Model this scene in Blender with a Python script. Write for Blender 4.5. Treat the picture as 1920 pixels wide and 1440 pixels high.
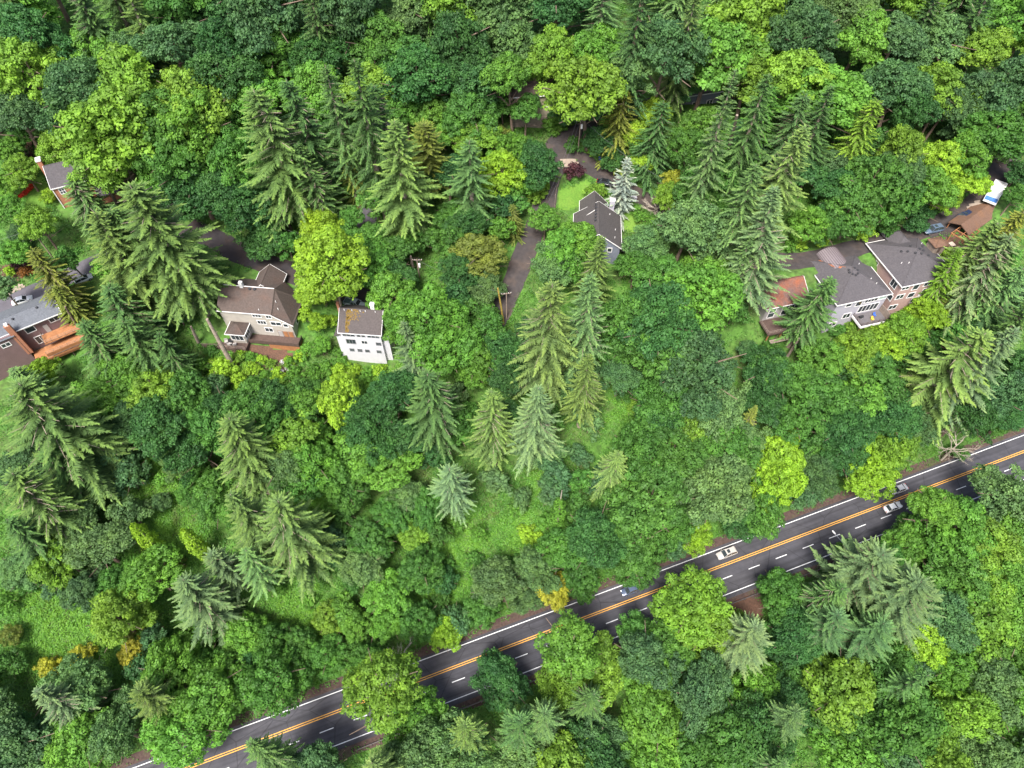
import bpy, math, random
import numpy as np
from mathutils import Vector, Matrix

# ------------------------------------------------------------------ clear
for o in list(bpy.data.objects):
    bpy.data.objects.remove(o, do_unlink=True)
scene = bpy.context.scene
COL = scene.collection

# ------------------------------------------------------------------ camera, sky, sun, exposure
HC = 158.0
PITCH = math.radians(54.3)
cam_d = bpy.data.cameras.new("camera")
cam_d.sensor_width = 36.0
cam_d.lens = 24.0
cam_d.clip_start = 0.5
cam_d.clip_end = 6000
cam = bpy.data.objects.new("camera", cam_d)
COL.objects.link(cam)
cam.location = (0, 0, HC)
cam.rotation_euler = (math.pi / 2 - PITCH, 0, 0)
scene.camera = cam

SUN_EL, SUN_AZ = 58.0, 200.0        # soft, high light from behind the camera, a little to the left
world = bpy.data.worlds.new("World")
scene.world = world
world.use_nodes = True
wn = world.node_tree
bg = wn.nodes["Background"]
sky = wn.nodes.new("ShaderNodeTexSky")
sky.sky_type = 'NISHITA'
sky.sun_disc = False
sky.sun_elevation = math.radians(SUN_EL)
sky.sun_rotation = math.radians(SUN_AZ)
sky.air_density = 1.0
sky.dust_density = 4.0
sky.ozone_density = 1.0
wn.links.new(sky.outputs[0], bg.inputs[0])
bg.inputs[1].default_value = 0.11
sun_d = bpy.data.lights.new("sun", 'SUN')
sun_d.energy = 3.1
sun_d.angle = math.radians(18)
sun_d.color = (1.0, 0.975, 0.93)
sun = bpy.data.objects.new("sun", sun_d)
COL.objects.link(sun)
_el, _az = math.radians(SUN_EL), math.radians(SUN_AZ)
_sd = Vector((math.sin(_az) * math.cos(_el), math.cos(_az) * math.cos(_el), math.sin(_el)))
sun.rotation_euler = _sd.to_track_quat('Z', 'Y').to_euler()
sun.location = (0, 0, 300)
scene.view_settings.view_transform = 'Standard'
scene.view_settings.look = 'None'
scene.view_settings.exposure = 1.2
scene.view_settings.gamma = 1.0
scene.cycles.max_bounces = 6
scene.cycles.diffuse_bounces = 2
scene.cycles.glossy_bounces = 2
scene.cycles.transmission_bounces = 3
scene.render.resolution_x = 1024
scene.render.resolution_y = 768

# ------------------------------------------------------------------ survey: photograph pixels -> places on the hill
F = 1280.0
CX, CY = 960.0, 720.0
SP, CP = math.sin(PITCH), math.cos(PITCH)


def ray(px, py):
    x = (px - CX) / F
    y = (CY - py) / F
    return (x, CP + y * SP, -SP + y * CP)


def project(X, Y, Z):
    dz = Z - HC
    z = Y * CP - dz * SP
    y = Y * SP + dz * CP
    return CX + F * X / z, CY - F * y / z, F / z


def at_z(px, py, z):
    r = ray(px, py)
    t = (z - HC) / r[2]
    return (r[0] * t, r[1] * t, z)


AX, AY = -16.0, 35.8
UX, UY = 0.9426, 0.3341


def sd(X, Y):
    return (X - AX) * UX + (Y - AY) * UY, -(X - AX) * UY + (Y - AY) * UX


def sstep(a, b, x):
    t = np.clip((x - a) / (b - a), 0, 1)
    return t * t * (3 - 2 * t)


def base(X, Y):
    s, d = sd(X, Y)
    zr = 0.04 * np.clip(s, -400, 500)
    dt = np.clip(84 - 0.25 * s, 42, 120)
    u = np.clip((d - 8) / (dt - 8), 0, 1)
    up = 34 * (0.85 * u + 0.15 * u * u * (3 - 2 * u)) + 0.30 * np.clip(d - dt, 0, 260)
    dn = -0.28 * np.clip(-d - 10, 0, 70)
    nz = 0.9 * np.sin(X * .11 + 1.3) * np.cos(Y * .09 + .4) + 0.5 * np.sin(X * .23 + Y * .17)
    dip = -2.6 * np.exp(-((X + 36) ** 2 / 90 + (Y - 97) ** 2 / 50)) - 1.5 * np.exp(-((X - 62) ** 2 / 90 + (Y - 104) ** 2 / 50))
    return zr + up + dn + dip + nz * sstep(10, 24, np.abs(d))


def march(px, py, h, f):
    r = ray(px, py)
    t = np.arange(60, 420, 1.0)
    g = HC + r[2] * t - f(r[0] * t, r[1] * t) - h
    i = int(np.argmax(g < 0))
    if i == 0:
        i = len(t) - 1
    a, b = g[i - 1], g[i]
    tt = t[i - 1] + (a / (a - b + 1e-9))
    return r[0] * tt, r[1] * tt, HC + r[2] * tt


STREETS = {
    'left_street': (6.2, [(-90, 622), (-40, 600), (0, 580), (46, 558), (110, 526), (150, 507), (210, 482), (290, 455)]),
    'house_driveway': (6.0, [(350, 425), (405, 450), (445, 472), (500, 494), (560, 515), (620, 538), (662, 554), (702, 572)]),
    'switchback_street': (5.4, [(915, 625), (938, 585), (962, 530), (984, 475), (1003, 430), (1020, 385), (1029, 345), (1048, 316),
                                (1088, 308), (1130, 326), (1165, 350), (1205, 372), (1255, 396), (1300, 420), (1345, 444), (1400, 474),
                                (1470, 491), (1550, 480), (1640, 455), (1715, 436), (1790, 408), (1845, 366), (1880, 315), (1902, 270), (1925, 215)]),
    'upper_street': (6.2, [(1230, 195), (1170, 216), (1110, 238), (1068, 252), (1045, 272), (1032, 305)]),
    'back_street': (5.0, [(770, 140), (745, 205), (738, 245), (742, 290), (722, 345), (695, 395), (680, 432)]),
}
ROADS = {}
for k, (w, pts) in STREETS.items():
    P = np.array([march(p[0], p[1], 0.0, base) for p in pts])
    # resample with Catmull-Rom
    Q = []
    for i in range(len(P) - 1):
        p0, p1, p2, p3 = P[max(i - 1, 0)], P[i], P[i + 1], P[min(i + 2, len(P) - 1)]
        n = max(2, int(np.hypot(*(p2 - p1)[:2]) / 1.5))
        for j in range(n):
            t = j / n
            Q.append(0.5 * ((2 * p1) + (-p0 + p2) * t + (2 * p0 - 5 * p1 + 4 * p2 - p3) * t * t + (-p0 + 3 * p1 - 3 * p2 + p3) * t ** 3))
    Q.append(P[-1])
    Q = np.array(Q)
    z = Q[:, 2].copy()
    for _ in range(14):
        z[1:-1] = (z[:-2] + z[1:-1] * 2 + z[2:]) / 4
    Q[:, 2] = z
    ROADS[k] = (w, Q)


def terrain_fn(X, Y):
    X = np.asarray(X, float)
    Y = np.asarray(Y, float)
    h = base(X, Y)
    num = np.zeros_like(h)
    for k, (w, Q) in ROADS.items():
        best = np.full(h.shape, 1e9)
        bz = np.zeros_like(h)
        for i in range(len(Q) - 1):
            ax, ay, az = Q[i]
            bx, by, bz_ = Q[i + 1]
            dx, dy = bx - ax, by - ay
            L2 = dx * dx + dy * dy + 1e-9
            t = np.clip(((X - ax) * dx + (Y - ay) * dy) / L2, 0, 1)
            d2 = (X - ax - t * dx) ** 2 + (Y - ay - t * dy) ** 2
            m = d2 < best
            best = np.where(m, d2, best)
            bz = np.where(m, az + t * (bz_ - az), bz)
        dist = np.sqrt(best)
        wgt = 1 - sstep(w / 2 + 1.8, w / 2 + 6.5, dist)
        h = h * (1 - wgt) + bz * wgt
    return h


STEP = 1.5
gx = np.concatenate([-210 - np.array([1500, 1000, 650, 400, 220, 120, 60, 30, 12]), np.arange(-210, 210.1, STEP), 210 + np.array([12, 30, 60, 120, 220, 400, 650, 1000, 1500])])
gy = np.concatenate([-30 - np.array([1200, 700, 350, 160, 70, 30, 10]), np.arange(-30, 290.1, STEP), 290 + np.array([10, 30, 60, 120, 250, 500, 900, 1500, 2500])])
GX, GY = np.meshgrid(gx, gy, indexing='ij')
HGT = terrain_fn(GX, GY)


def ground(X, Y):
    X = np.asarray(X, float)
    Y = np.asarray(Y, float)
    i = np.clip(np.searchsorted(gx, X) - 1, 0, len(gx) - 2)
    j = np.clip(np.searchsorted(gy, Y) - 1, 0, len(gy) - 2)
    u = np.clip((X - gx[i]) / (gx[i + 1] - gx[i]), 0, 1)
    v = np.clip((Y - gy[j]) / (gy[j + 1] - gy[j]), 0, 1)
    return HGT[i, j] * (1 - u) * (1 - v) + HGT[i + 1, j] * u * (1 - v) + HGT[i, j + 1] * (1 - u) * v + HGT[i + 1, j + 1] * u * v


def gz(x, y):
    return float(ground(x, y))


def spot(px, py, h=0.0):
    """place on the hill under the point that stands h metres over the ground and is seen at (px, py)"""
    x, y, z = march(px, py, h, ground)
    return x, y, gz(x, y)


# ------------------------------------------------------------------ materials
def new_mat(name):
    m = bpy.data.materials.new(name)
    m.use_nodes = True
    nt = m.node_tree
    return m, nt, nt.nodes["Principled BSDF"]


def mat(name, rgb, rough=0.7, var=0.12, scale=1.5, metal=0.0, spec=0.4, bump=0.0, rgb2=None, scale2=0.25, amt2=0.5, detail=4.0, lo=0.45, hi=0.7):
    m, nt, b = new_mat(name)
    N, L = nt.nodes, nt.links
    tc = N.new("ShaderNodeTexCoord")
    n1 = N.new("ShaderNodeTexNoise")
    n1.inputs['Scale'].default_value = scale
    n1.inputs['Detail'].default_value = detail
    L.new(tc.outputs['Object'], n1.inputs['Vector'])
    mr = N.new("ShaderNodeMapRange")
    mr.inputs['From Min'].default_value = 0.25
    mr.inputs['From Max'].default_value = 0.75
    mr.inputs['To Min'].default_value = 1 - var
    mr.inputs['To Max'].default_value = 1 + var
    L.new(n1.outputs['Fac'], mr.inputs['Value'])
    mul = N.new("ShaderNodeVectorMath")
    mul.operation = 'SCALE'
    L.new(mr.outputs[0], mul.inputs['Scale'])
    if rgb2:
        n2 = N.new("ShaderNodeTexNoise")
        n2.inputs['Scale'].default_value = scale2
        n2.inputs['Detail'].default_value = 5
        n2.inputs['Roughness'].default_value = 0.62
        L.new(tc.outputs['Object'], n2.inputs['Vector'])
        r2 = N.new("ShaderNodeMapRange")
        r2.inputs['From Min'].default_value = lo
        r2.inputs['From Max'].default_value = hi
        r2.inputs['To Max'].default_value = amt2
        L.new(n2.outputs['Fac'], r2.inputs['Value'])
        mx = N.new("ShaderNodeMix")
        mx.data_type = 'RGBA'
        mx.inputs['A'].default_value = (*rgb, 1)
        mx.inputs['B'].default_value = (*rgb2, 1)
        L.new(r2.outputs[0], mx.inputs['Factor'])
        L.new(mx.outputs['Result'], mul.inputs[0])
    else:
        mul.inputs[0].default_value = rgb
    L.new(mul.outputs[0], b.inputs['Base Color'])
    b.inputs['Roughness'].default_value = rough
    b.inputs['Metallic'].default_value = metal
    b.inputs['Specular IOR Level'].default_value = spec
    if bump:
        bp = N.new("ShaderNodeBump")
        bp.inputs['Strength'].default_value = bump
        bp.inputs['Distance'].default_value = 0.05
        L.new(n1.outputs['Fac'], bp.inputs['Height'])
        L.new(bp.outputs[0], b.inputs['Normal'])
    return m


def leaf_mat(name, trans=0.3, yellow=(1.5, 1.22, 0.55), ymix=0.55, rough=0.55):
    m, nt, b = new_mat(name)
    N, L = nt.nodes, nt.links
    oi = N.new("ShaderNodeObjectInfo")
    at = N.new("ShaderNodeAttribute")
    at.attribute_name = 'tint'
    yel = N.new("ShaderNodeMix")
    yel.data_type = 'RGBA'
    yel.blend_type = 'MULTIPLY'
    yel.inputs['Factor'].default_value = 1.0
    L.new(oi.outputs['Color'], yel.inputs['A'])
    yel.inputs['B'].default_value = (*yellow, 1)
    mx = N.new("ShaderNodeMix")
    mx.data_type = 'RGBA'
    mp = N.new("ShaderNodeMath")
    mp.operation = 'POWER'
    mp.inputs[1].default_value = 1.6
    L.new(at.outputs['Fac'], mp.inputs[0])
    mm = N.new("ShaderNodeMath")
    mm.operation = 'MULTIPLY'
    mm.inputs[1].default_value = ymix
    L.new(mp.outputs[0], mm.inputs[0])
    L.new(oi.outputs['Color'], mx.inputs['A'])
    L.new(yel.outputs['Result'], mx.inputs['B'])
    tc = N.new("ShaderNodeTexCoord")
    no = N.new("ShaderNodeTexNoise")
    no.inputs['Scale'].default_value = 0.22
    no.inputs['Detail'].default_value = 3
    L.new(tc.outputs['Object'], no.inputs['Vector'])
    ad = N.new("ShaderNodeMath")
    ad.operation = 'MULTIPLY_ADD'
    ad.inputs[1].default_value = 1.6
    ad.inputs[2].default_value = -0.62
    L.new(no.outputs['Fac'], ad.inputs[0])
    ad2 = N.new("ShaderNodeMath")
    ad2.operation = 'ADD'
    ad2.use_clamp = True
    L.new(ad.outputs[0], ad2.inputs[0])
    L.new(mm.outputs[0], ad2.inputs[1])
    L.new(ad2.outputs[0], mx.inputs['Factor'])
    mr = N.new("ShaderNodeMapRange")
    mr.inputs['To Min'].default_value = 0.68
    mr.inputs['To Max'].default_value = 1.35
    L.new(at.outputs['Fac'], mr.inputs['Value'])
    mul = N.new("ShaderNodeVectorMath")
    mul.operation = 'SCALE'
    L.new(mx.outputs['Result'], mul.inputs[0])
    L.new(mr.outputs[0], mul.inputs['Scale'])
    L.new(mul.outputs[0], b.inputs['Base Color'])
    b.inputs['Roughness'].default_value = rough
    b.inputs['Specular IOR Level'].default_value = 0.25
    tr = N.new("ShaderNodeBsdfTranslucent")
    L.new(mul.outputs[0], tr.inputs['Color'])
    ms = N.new("ShaderNodeMixShader")
    ms.inputs[0].default_value = trans
    L.new(b.outputs[0], ms.inputs[1])
    L.new(tr.outputs[0], ms.inputs[2])
    L.new(ms.outputs[0], N["Material Output"].inputs['Surface'])
    return m


M = {}
M['leaf'] = leaf_mat('broad_leaf', 0.36, (1.28, 1.12, 0.7), 0.5)
M['needle'] = leaf_mat('conifer_needle', 0.25, (1.5, 1.28, 0.9), 0.7, 0.6)
M['bark'] = mat('bark', (0.16, 0.115, 0.085), 0.9, 0.35, 3.0, bump=0.6)
M['pale_bark'] = mat('pale_bark', (0.30, 0.24, 0.19), 0.9, 0.3, 2.5, bump=0.6, rgb2=(0.12, 0.085, 0.06), scale2=1.2, amt2=0.8)
M['dead_wood'] = mat('dead_wood', (0.36, 0.31, 0.25), 0.9, 0.25, 3.0)
M['ground'] = mat('forest_floor', (0.065, 0.150, 0.022), 0.95, 0.5, 0.9, rgb2=(0.07, 0.055, 0.032), scale2=0.16, amt2=0.6, bump=0.4)
M['asphalt'] = mat('highway_asphalt', (0.046, 0.045, 0.053), 0.82, 0.16, 0.7, rgb2=(0.063, 0.060, 0.066), scale2=0.10, amt2=0.8)
def wheel_tracks(m, ang):
    nt = m.node_tree
    N, L = nt.nodes, nt.links
    b = N["Principled BSDF"]
    src = b.inputs['Base Color'].links[0].from_socket
    tc = N.new("ShaderNodeTexCoord")
    mp = N.new("ShaderNodeMapping")
    mp.inputs['Rotation'].default_value = (0, 0, -ang)
    L.new(tc.outputs['Object'], mp.inputs['Vector'])
    mp2 = N.new("ShaderNodeMapping")
    mp2.inputs['Scale'].default_value = (.022, .75, .02)
    L.new(mp.outputs[0], mp2.inputs['Vector'])
    no = N.new("ShaderNodeTexNoise")
    no.inputs['Scale'].default_value = 1.0
    no.inputs['Detail'].default_value = 5
    no.inputs['Roughness'].default_value = .65
    L.new(mp2.outputs[0], no.inputs['Vector'])
    mr = N.new("ShaderNodeMapRange")
    mr.inputs['From Min'].default_value = .3
    mr.inputs['From Max'].default_value = .7
    mr.inputs['To Min'].default_value = .62
    mr.inputs['To Max'].default_value = 1.5
    L.new(no.outputs['Fac'], mr.inputs['Value'])
    sc = N.new("ShaderNodeVectorMath")
    sc.operation = 'SCALE'
    L.new(src, sc.inputs[0])
    L.new(mr.outputs[0], sc.inputs['Scale'])
    # tar sealed cracks
    vo = N.new("ShaderNodeTexVoronoi")
    vo.feature = 'DISTANCE_TO_EDGE'
    vo.inputs['Scale'].default_value = .11
    L.new(tc.outputs['Object'], vo.inputs['Vector'])
    cm = N.new("ShaderNodeMapRange")
    cm.inputs['From Min'].default_value = .0
    cm.inputs['From Max'].default_value = .012
    cm.inputs['To Min'].default_value = .55
    cm.inputs['To Max'].default_value = 1.0
    L.new(vo.outputs['Distance'], cm.inputs['Value'])
    s2 = N.new("ShaderNodeVectorMath")
    s2.operation = 'SCALE'
    L.new(sc.outputs[0], s2.inputs[0])
    L.new(cm.outputs[0], s2.inputs['Scale'])
    L.new(s2.outputs[0], b.inputs['Base Color'])


wheel_tracks(M['asphalt'], math.atan2(UY, UX))
M['street'] = mat('street_asphalt', (0.045, 0.038, 0.038), 0.85, 0.25, 1.1, rgb2=(0.079, 0.056, 0.044), scale2=0.22, amt2=0.8)
M['grey_street'] = mat('grey_street_asphalt', (0.100, 0.092, 0.106), 0.85, 0.12, 1.2, rgb2=(0.076, 0.068, 0.076), scale2=0.2, amt2=0.7)
M['dark_street'] = mat('dark_street_asphalt', (0.032, 0.027, 0.030), 0.8, 0.25, 1.2, rgb2=(0.059, 0.039, 0.030), scale2=0.25, amt2=0.8)
M['concrete'] = mat('concrete', (0.30, 0.24, 0.19), 0.9, 0.15, 1.0)
M['dirt'] = mat('bark_dust', (0.105, 0.055, 0.036), 0.95, 0.35, 3.0, rgb2=(0.075, 0.045, 0.03), scale2=0.6, amt2=0.7, bump=0.5)
M['shoulder'] = mat('leaf_litter_verge', (0.075, 0.048, 0.040), 0.95, 0.4, 2.0, rgb2=(0.05, 0.07, 0.02), scale2=0.25, amt2=0.7, bump=0.5, lo=0.55)
M['lawn'] = mat('lawn_grass', (0.095, 0.20, 0.022), 0.9, 0.22, 2.5, rgb2=(0.13, 0.22, 0.03), scale2=0.25, amt2=0.8, bump=0.6)
M['white_paint'] = mat('white_road_paint', (0.72, 0.72, 0.72), 0.6, 0.12, 2.0)
M['yellow_paint'] = mat('yellow_road_paint', (0.72, 0.36, 0.06), 0.6, 0.12, 2.0)
M['glass'] = mat('window_glass', (0.035, 0.045, 0.05), 0.12, 0.5, 1.3, spec=0.6)
M['pale_glass'] = mat('pale_blind_glass', (0.42, 0.52, 0.46), 0.25, 0.08, 1.0, spec=0.5)
M['trim'] = mat('white_trim', (0.74, 0.72, 0.70), 0.6, 0.06, 1.5)
M['metal'] = mat('galvanised_metal', (0.42, 0.42, 0.43), 0.45, 0.12, 2.0, metal=0.6)
M['black'] = mat('black_rubber', (0.02, 0.02, 0.022), 0.75, 0.1, 2.0)
M['chrome'] = mat('wheel_rim', (0.4, 0.4, 0.42), 0.35, 0.1, 2.0, metal=0.7)
M['red_lens'] = mat('red_lens', (0.45, 0.02, 0.02), 0.3, 0.05)
M['lamp_lens'] = mat('clear_lens', (0.75, 0.77, 0.78), 0.2, 0.05)
M['wood'] = mat('deck_wood', (0.33, 0.145, 0.06), 0.75, 0.18, 2.2, rgb2=(0.23, 0.10, 0.045), scale2=0.8, amt2=0.7)
M['dark_wood'] = mat('dark_stained_wood', (0.085, 0.055, 0.045), 0.8, 0.25, 2.2)
M['grey_wood'] = mat('weathered_wood', (0.24, 0.19, 0.155), 0.85, 0.25, 2.0)
M['brick'] = mat('brick', (0.36, 0.155, 0.09), 0.9, 0.22, 5.0)
M['pole'] = mat('pole_wood', (0.25, 0.19, 0.15), 0.9, 0.2, 3.0)
M['wire'] = mat('wire', (0.12, 0.12, 0.13), 0.6, 0.05)


# ------------------------------------------------------------------ object helpers
def link(o, parent=None):
    COL.objects.link(o)
    if parent is not None:
        o.parent = parent
    return o


def mesh_obj(name, verts, faces, material, parent=None, smooth=False):
    me = bpy.data.meshes.new(name)
    me.from_pydata([tuple(map(float, v)) for v in verts], [], [tuple(f) for f in faces])
    me.materials.append(material)
    if smooth:
        me.polygons.foreach_set('use_smooth', [True] * len(me.polygons))
    me.update()
    return link(bpy.data.objects.new(name, me), parent)


def empty(name, loc=(0, 0, 0), rz=0.0):
    o = bpy.data.objects.new(name, None)
    o.empty_display_size = 0.5
    o.location = loc
    o.rotation_euler = (0, 0, rz)
    return link(o)


def tag(o, label=None, cat=None, group=None, kind=None):
    if label: o['label'] = label
    if cat: o['category'] = cat
    if group: o['group'] = group
    if kind: o['kind'] = kind
    return o


class MB:
    """collects plain shapes into one mesh"""
    def __init__(s):
        s.v, s.f = [], []

    def add(s, V, Fc):
        n = len(s.v)
        s.v += [tuple(p) for p in V]
        s.f += [tuple(i + n for i in f) for f in Fc]
        return s

    def box(s, x0, x1, y0, y1, z0, z1):
        return s.add([(x0, y0, z0), (x1, y0, z0), (x1, y1, z0), (x0, y1, z0), (x0, y0, z1), (x1, y0, z1), (x1, y1, z1), (x0, y1, z1)],
                     [(0, 3, 2, 1), (4, 5, 6, 7), (0, 1, 5, 4), (1, 2, 6, 5), (2, 3, 7, 6), (3, 0, 4, 7)])

    def tube(s, pts, radii, n=8, cap=True):
        pts = [Vector(p) for p in pts]
        if not isinstance(radii, (list, tuple)):
            radii = [radii] * len(pts)
        V, Fc = [], []
        for i, p in enumerate(pts):
            d = (pts[min(i + 1, len(pts) - 1)] - pts[max(i - 1, 0)])
            if d.length < 1e-6:
                d = Vector((0, 0, 1))
            d.normalize()
            a = Vector((0, 0, 1)) if abs(d.z) < 0.9 else Vector((1, 0, 0))
            u = d.cross(a).normalized()
            w = d.cross(u)
            for k in range(n):
                t = 2 * math.pi * k / n
                V.append(p + (u * math.cos(t) + w * math.sin(t)) * radii[i])
        for i in range(len(pts) - 1):
            for k in range(n):
                a0, a1 = i * n + k, i * n + (k + 1) % n
                Fc.append((a0, a1, a1 + n, a0 + n))
        if cap:
            Fc.append(tuple(range(n - 1, -1, -1)))
            Fc.append(tuple(range((len(pts) - 1) * n, len(pts) * n)))
        return s.add(V, Fc)

    def slab(s, poly, th):
        """polygon (ccw seen from above) with its thickness below it"""
        n = len(poly)
        V = [tuple(p) for p in poly] + [(p[0], p[1], p[2] - th) for p in poly]
        Fc = [tuple(range(n)), tuple(range(2 * n - 1, n - 1, -1))]
        for i in range(n):
            j = (i + 1) % n
            Fc.append((j, i, i + n, j + n))
        return s.add(V, Fc)

    def build(s, name, material, parent=None, smooth=False):
        return mesh_obj(name, s.v, s.f, material, parent, smooth)


def pip(x, y, poly):
    c = False
    n = len(poly)
    j = n - 1
    for i in range(n):
        xi, yi = poly[i]
        xj, yj = poly[j]
        if (yi > y) != (yj > y) and x < (xj - xi) * (y - yi) / (yj - yi) + xi:
            c = not c
        j = i
    return c


# ------------------------------------------------------------------ terrain
nx, ny = len(gx), len(gy)
V = np.stack([GX, GY, HGT], -1).reshape(-1, 3)
idx = np.arange(nx * ny).reshape(nx, ny)
Q = np.stack([idx[:-1, :-1], idx[1:, :-1], idx[1:, 1:], idx[:-1, 1:]], -1).reshape(-1, 4)


def quad_mesh(name, V, Q, material, tint=None, smooth=False):
    me = bpy.data.meshes.new(name)
    nv, nq = len(V), len(Q)
    me.vertices.add(nv)
    me.vertices.foreach_set('co', np.asarray(V, np.float32).ravel())
    me.loops.add(nq * 4)
    me.loops.foreach_set('vertex_index', np.asarray(Q, np.int32).ravel())
    me.polygons.add(nq)
    me.polygons.foreach_set('loop_start', np.arange(0, nq * 4, 4, dtype=np.int32))
    me.polygons.foreach_set('loop_total', np.full(nq, 4, np.int32))
    if tint is not None:
        a = me.attributes.new('tint', 'FLOAT', 'FACE')
        a.data.foreach_set('value', np.asarray(tint, np.float32))
    if smooth:
        me.polygons.foreach_set('use_smooth', np.ones(nq, bool))
    me.materials.append(material)
    me.update(calc_edges=True)
    me.validate()
    return me


terrain = link(bpy.data.objects.new('hillside_ground', quad_mesh('hillside_ground', V, Q, M['ground'], smooth=True)))
tag(terrain, 'steep forest floor of soil and ivy falling from the houses to the highway', 'ground', kind='structure')

# ------------------------------------------------------------------ streets
def ribbon(name, Q, w, material, label, lift=0.07, cat='street'):
    V, Fc = [], []
    n = len(Q)
    for i in range(n):
        d = Q[min(i + 1, n - 1)] - Q[max(i - 1, 0)]
        nrm = np.array([-d[1], d[0]]) / (np.hypot(d[0], d[1]) + 1e-9)
        ww = w * (1 + 0.05 * math.sin(i * 0.7) + 0.03 * math.sin(i * 1.9 + 1))
        for sgn in (-1, -0.33, 0.33, 1):
            x, y = Q[i][0] + nrm[0] * ww / 2 * sgn, Q[i][1] + nrm[1] * ww / 2 * sgn
            V.append((x, y, max(Q[i][2], gz(x, y)) + lift))
        x, y = Q[i][0] - nrm[0] * ww / 2, Q[i][1] - nrm[1] * ww / 2
        V.append((x, y, Q[i][2] - 0.5))
        x, y = Q[i][0] + nrm[0] * ww / 2, Q[i][1] + nrm[1] * ww / 2
        V.append((x, y, Q[i][2] - 0.5))
    for i in range(n - 1):
        a, b = i * 6, (i + 1) * 6
        for k in range(3):
            Fc.append((a + k + 1, a + k, b + k, b + k + 1)[::-1])
        Fc.append((a + 4, b + 4, b, a))
        Fc.append((a + 3, b + 3, b + 5, a + 5))
    o = mesh_obj(name, V, Fc, material)
    return tag(o, label, cat, kind='structure')


ribbon('left_street', ROADS['left_street'][1], 6.2, M['grey_street'], 'pale grey asphalt street behind the house with orange decks')
ribbon('house_driveway', ROADS['house_driveway'][1], 6.4, M['dark_street'], 'dark asphalt lane behind the beige house and the white house')
ribbon('switchback_street', ROADS['switchback_street'][1], 5.6, M['street'], 'brown stained narrow street bending round the blue grey house')
ribbon('upper_street', ROADS['upper_street'][1], 6.4, M['street'], 'short brown street joining the bend beside the utility pole', lift=0.11)
ribbon('back_street', ROADS['back_street'][1], 5.0, M['grey_street'], 'grey street half hidden under the tall firs')


def hw(s, d, lift=0.0):
    x, y = AX + UX * s - UY * d, AY + UY * s + UX * d
    return (x, y, 0.04 * s + lift)


def hstrip(name, s0, s1, d0, d1, lift, material, parent=None, n=None):
    n = n or max(1, int((s1 - s0) / 6))
    V, Fc = [], []
    for i in range(n + 1):
        s = s0 + (s1 - s0) * i / n
        V += [hw(s, d0, lift), hw(s, d1, lift)]
    for i in range(n):
        a = i * 2
        Fc.append((a, a + 2, a + 3, a + 1))
    return mesh_obj(name, V, Fc, material, parent)


hwy = hstrip('highway', -420, 520, -7.4, 4.5, 0.05, M['asphalt'])
tag(hwy, 'three lane dark asphalt highway crossing the lower right of the hillside', 'road', kind='structure')
hstrip('edge_line', -200, 330, 3.72, 3.90, 0.056, M['white_paint'], hwy)
hstrip('edge_line', -200, 330, -6.46, -6.28, 0.056, M['white_paint'], hwy)
hstrip('center_line', -200, 330, 0.10, 0.28, 0.056, M['yellow_paint'], hwy)
hstrip('center_line', -200, 330, -0.34, -0.16, 0.056, M['yellow_paint'], hwy)
for i in range(-14, 36):
    s0 = 67.4 + (i - 9) * 7.25
    hstrip('lane_dash', s0, s0 + 2.95, -2.98, -2.80, 0.056, M['white_paint'], hwy, 1)
v = hstrip('highway_verge', -420, 520, 4.5, 6.6, 0.03, M['shoulder'])
tag(v, 'brown leaf litter verge between the highway and the wooded slope', 'verge', kind='structure')
v2 = hstrip('gravel_shoulder', -420, 520, -9.4, -7.4, 0.03, M['shoulder'])
tag(v2, 'brown gravel shoulder on the downhill side of the highway', 'verge', kind='structure')


def draped(name, poly_px, material, label, cat, lift=0.10, cell=0.7, kind='structure'):
    pl = [spot(*p)[:2] for p in poly_px]
    xs = [p[0] for p in pl]
    ys = [p[1] for p in pl]
    V, Fc, ids = [], [], {}

    def vid(i, j):
        if (i, j) not in ids:
            ids[(i, j)] = len(V)
            x, y = i * cell, j * cell
            V.append((x, y, gz(x, y) + lift))
        return ids[(i, j)]
    for i in range(int(min(xs) / cell) - 1, int(max(xs) / cell) + 2):
        for j in range(int(min(ys) / cell) - 1, int(max(ys) / cell) + 2):
            if pip((i + .5) * cell, (j + .5) * cell, pl):
                Fc.append((vid(i, j), vid(i + 1, j), vid(i + 1, j + 1), vid(i, j + 1)))
    o = mesh_obj(name, V, Fc, material, None, True)
    return tag(o, label, cat, kind=kind)


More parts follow.
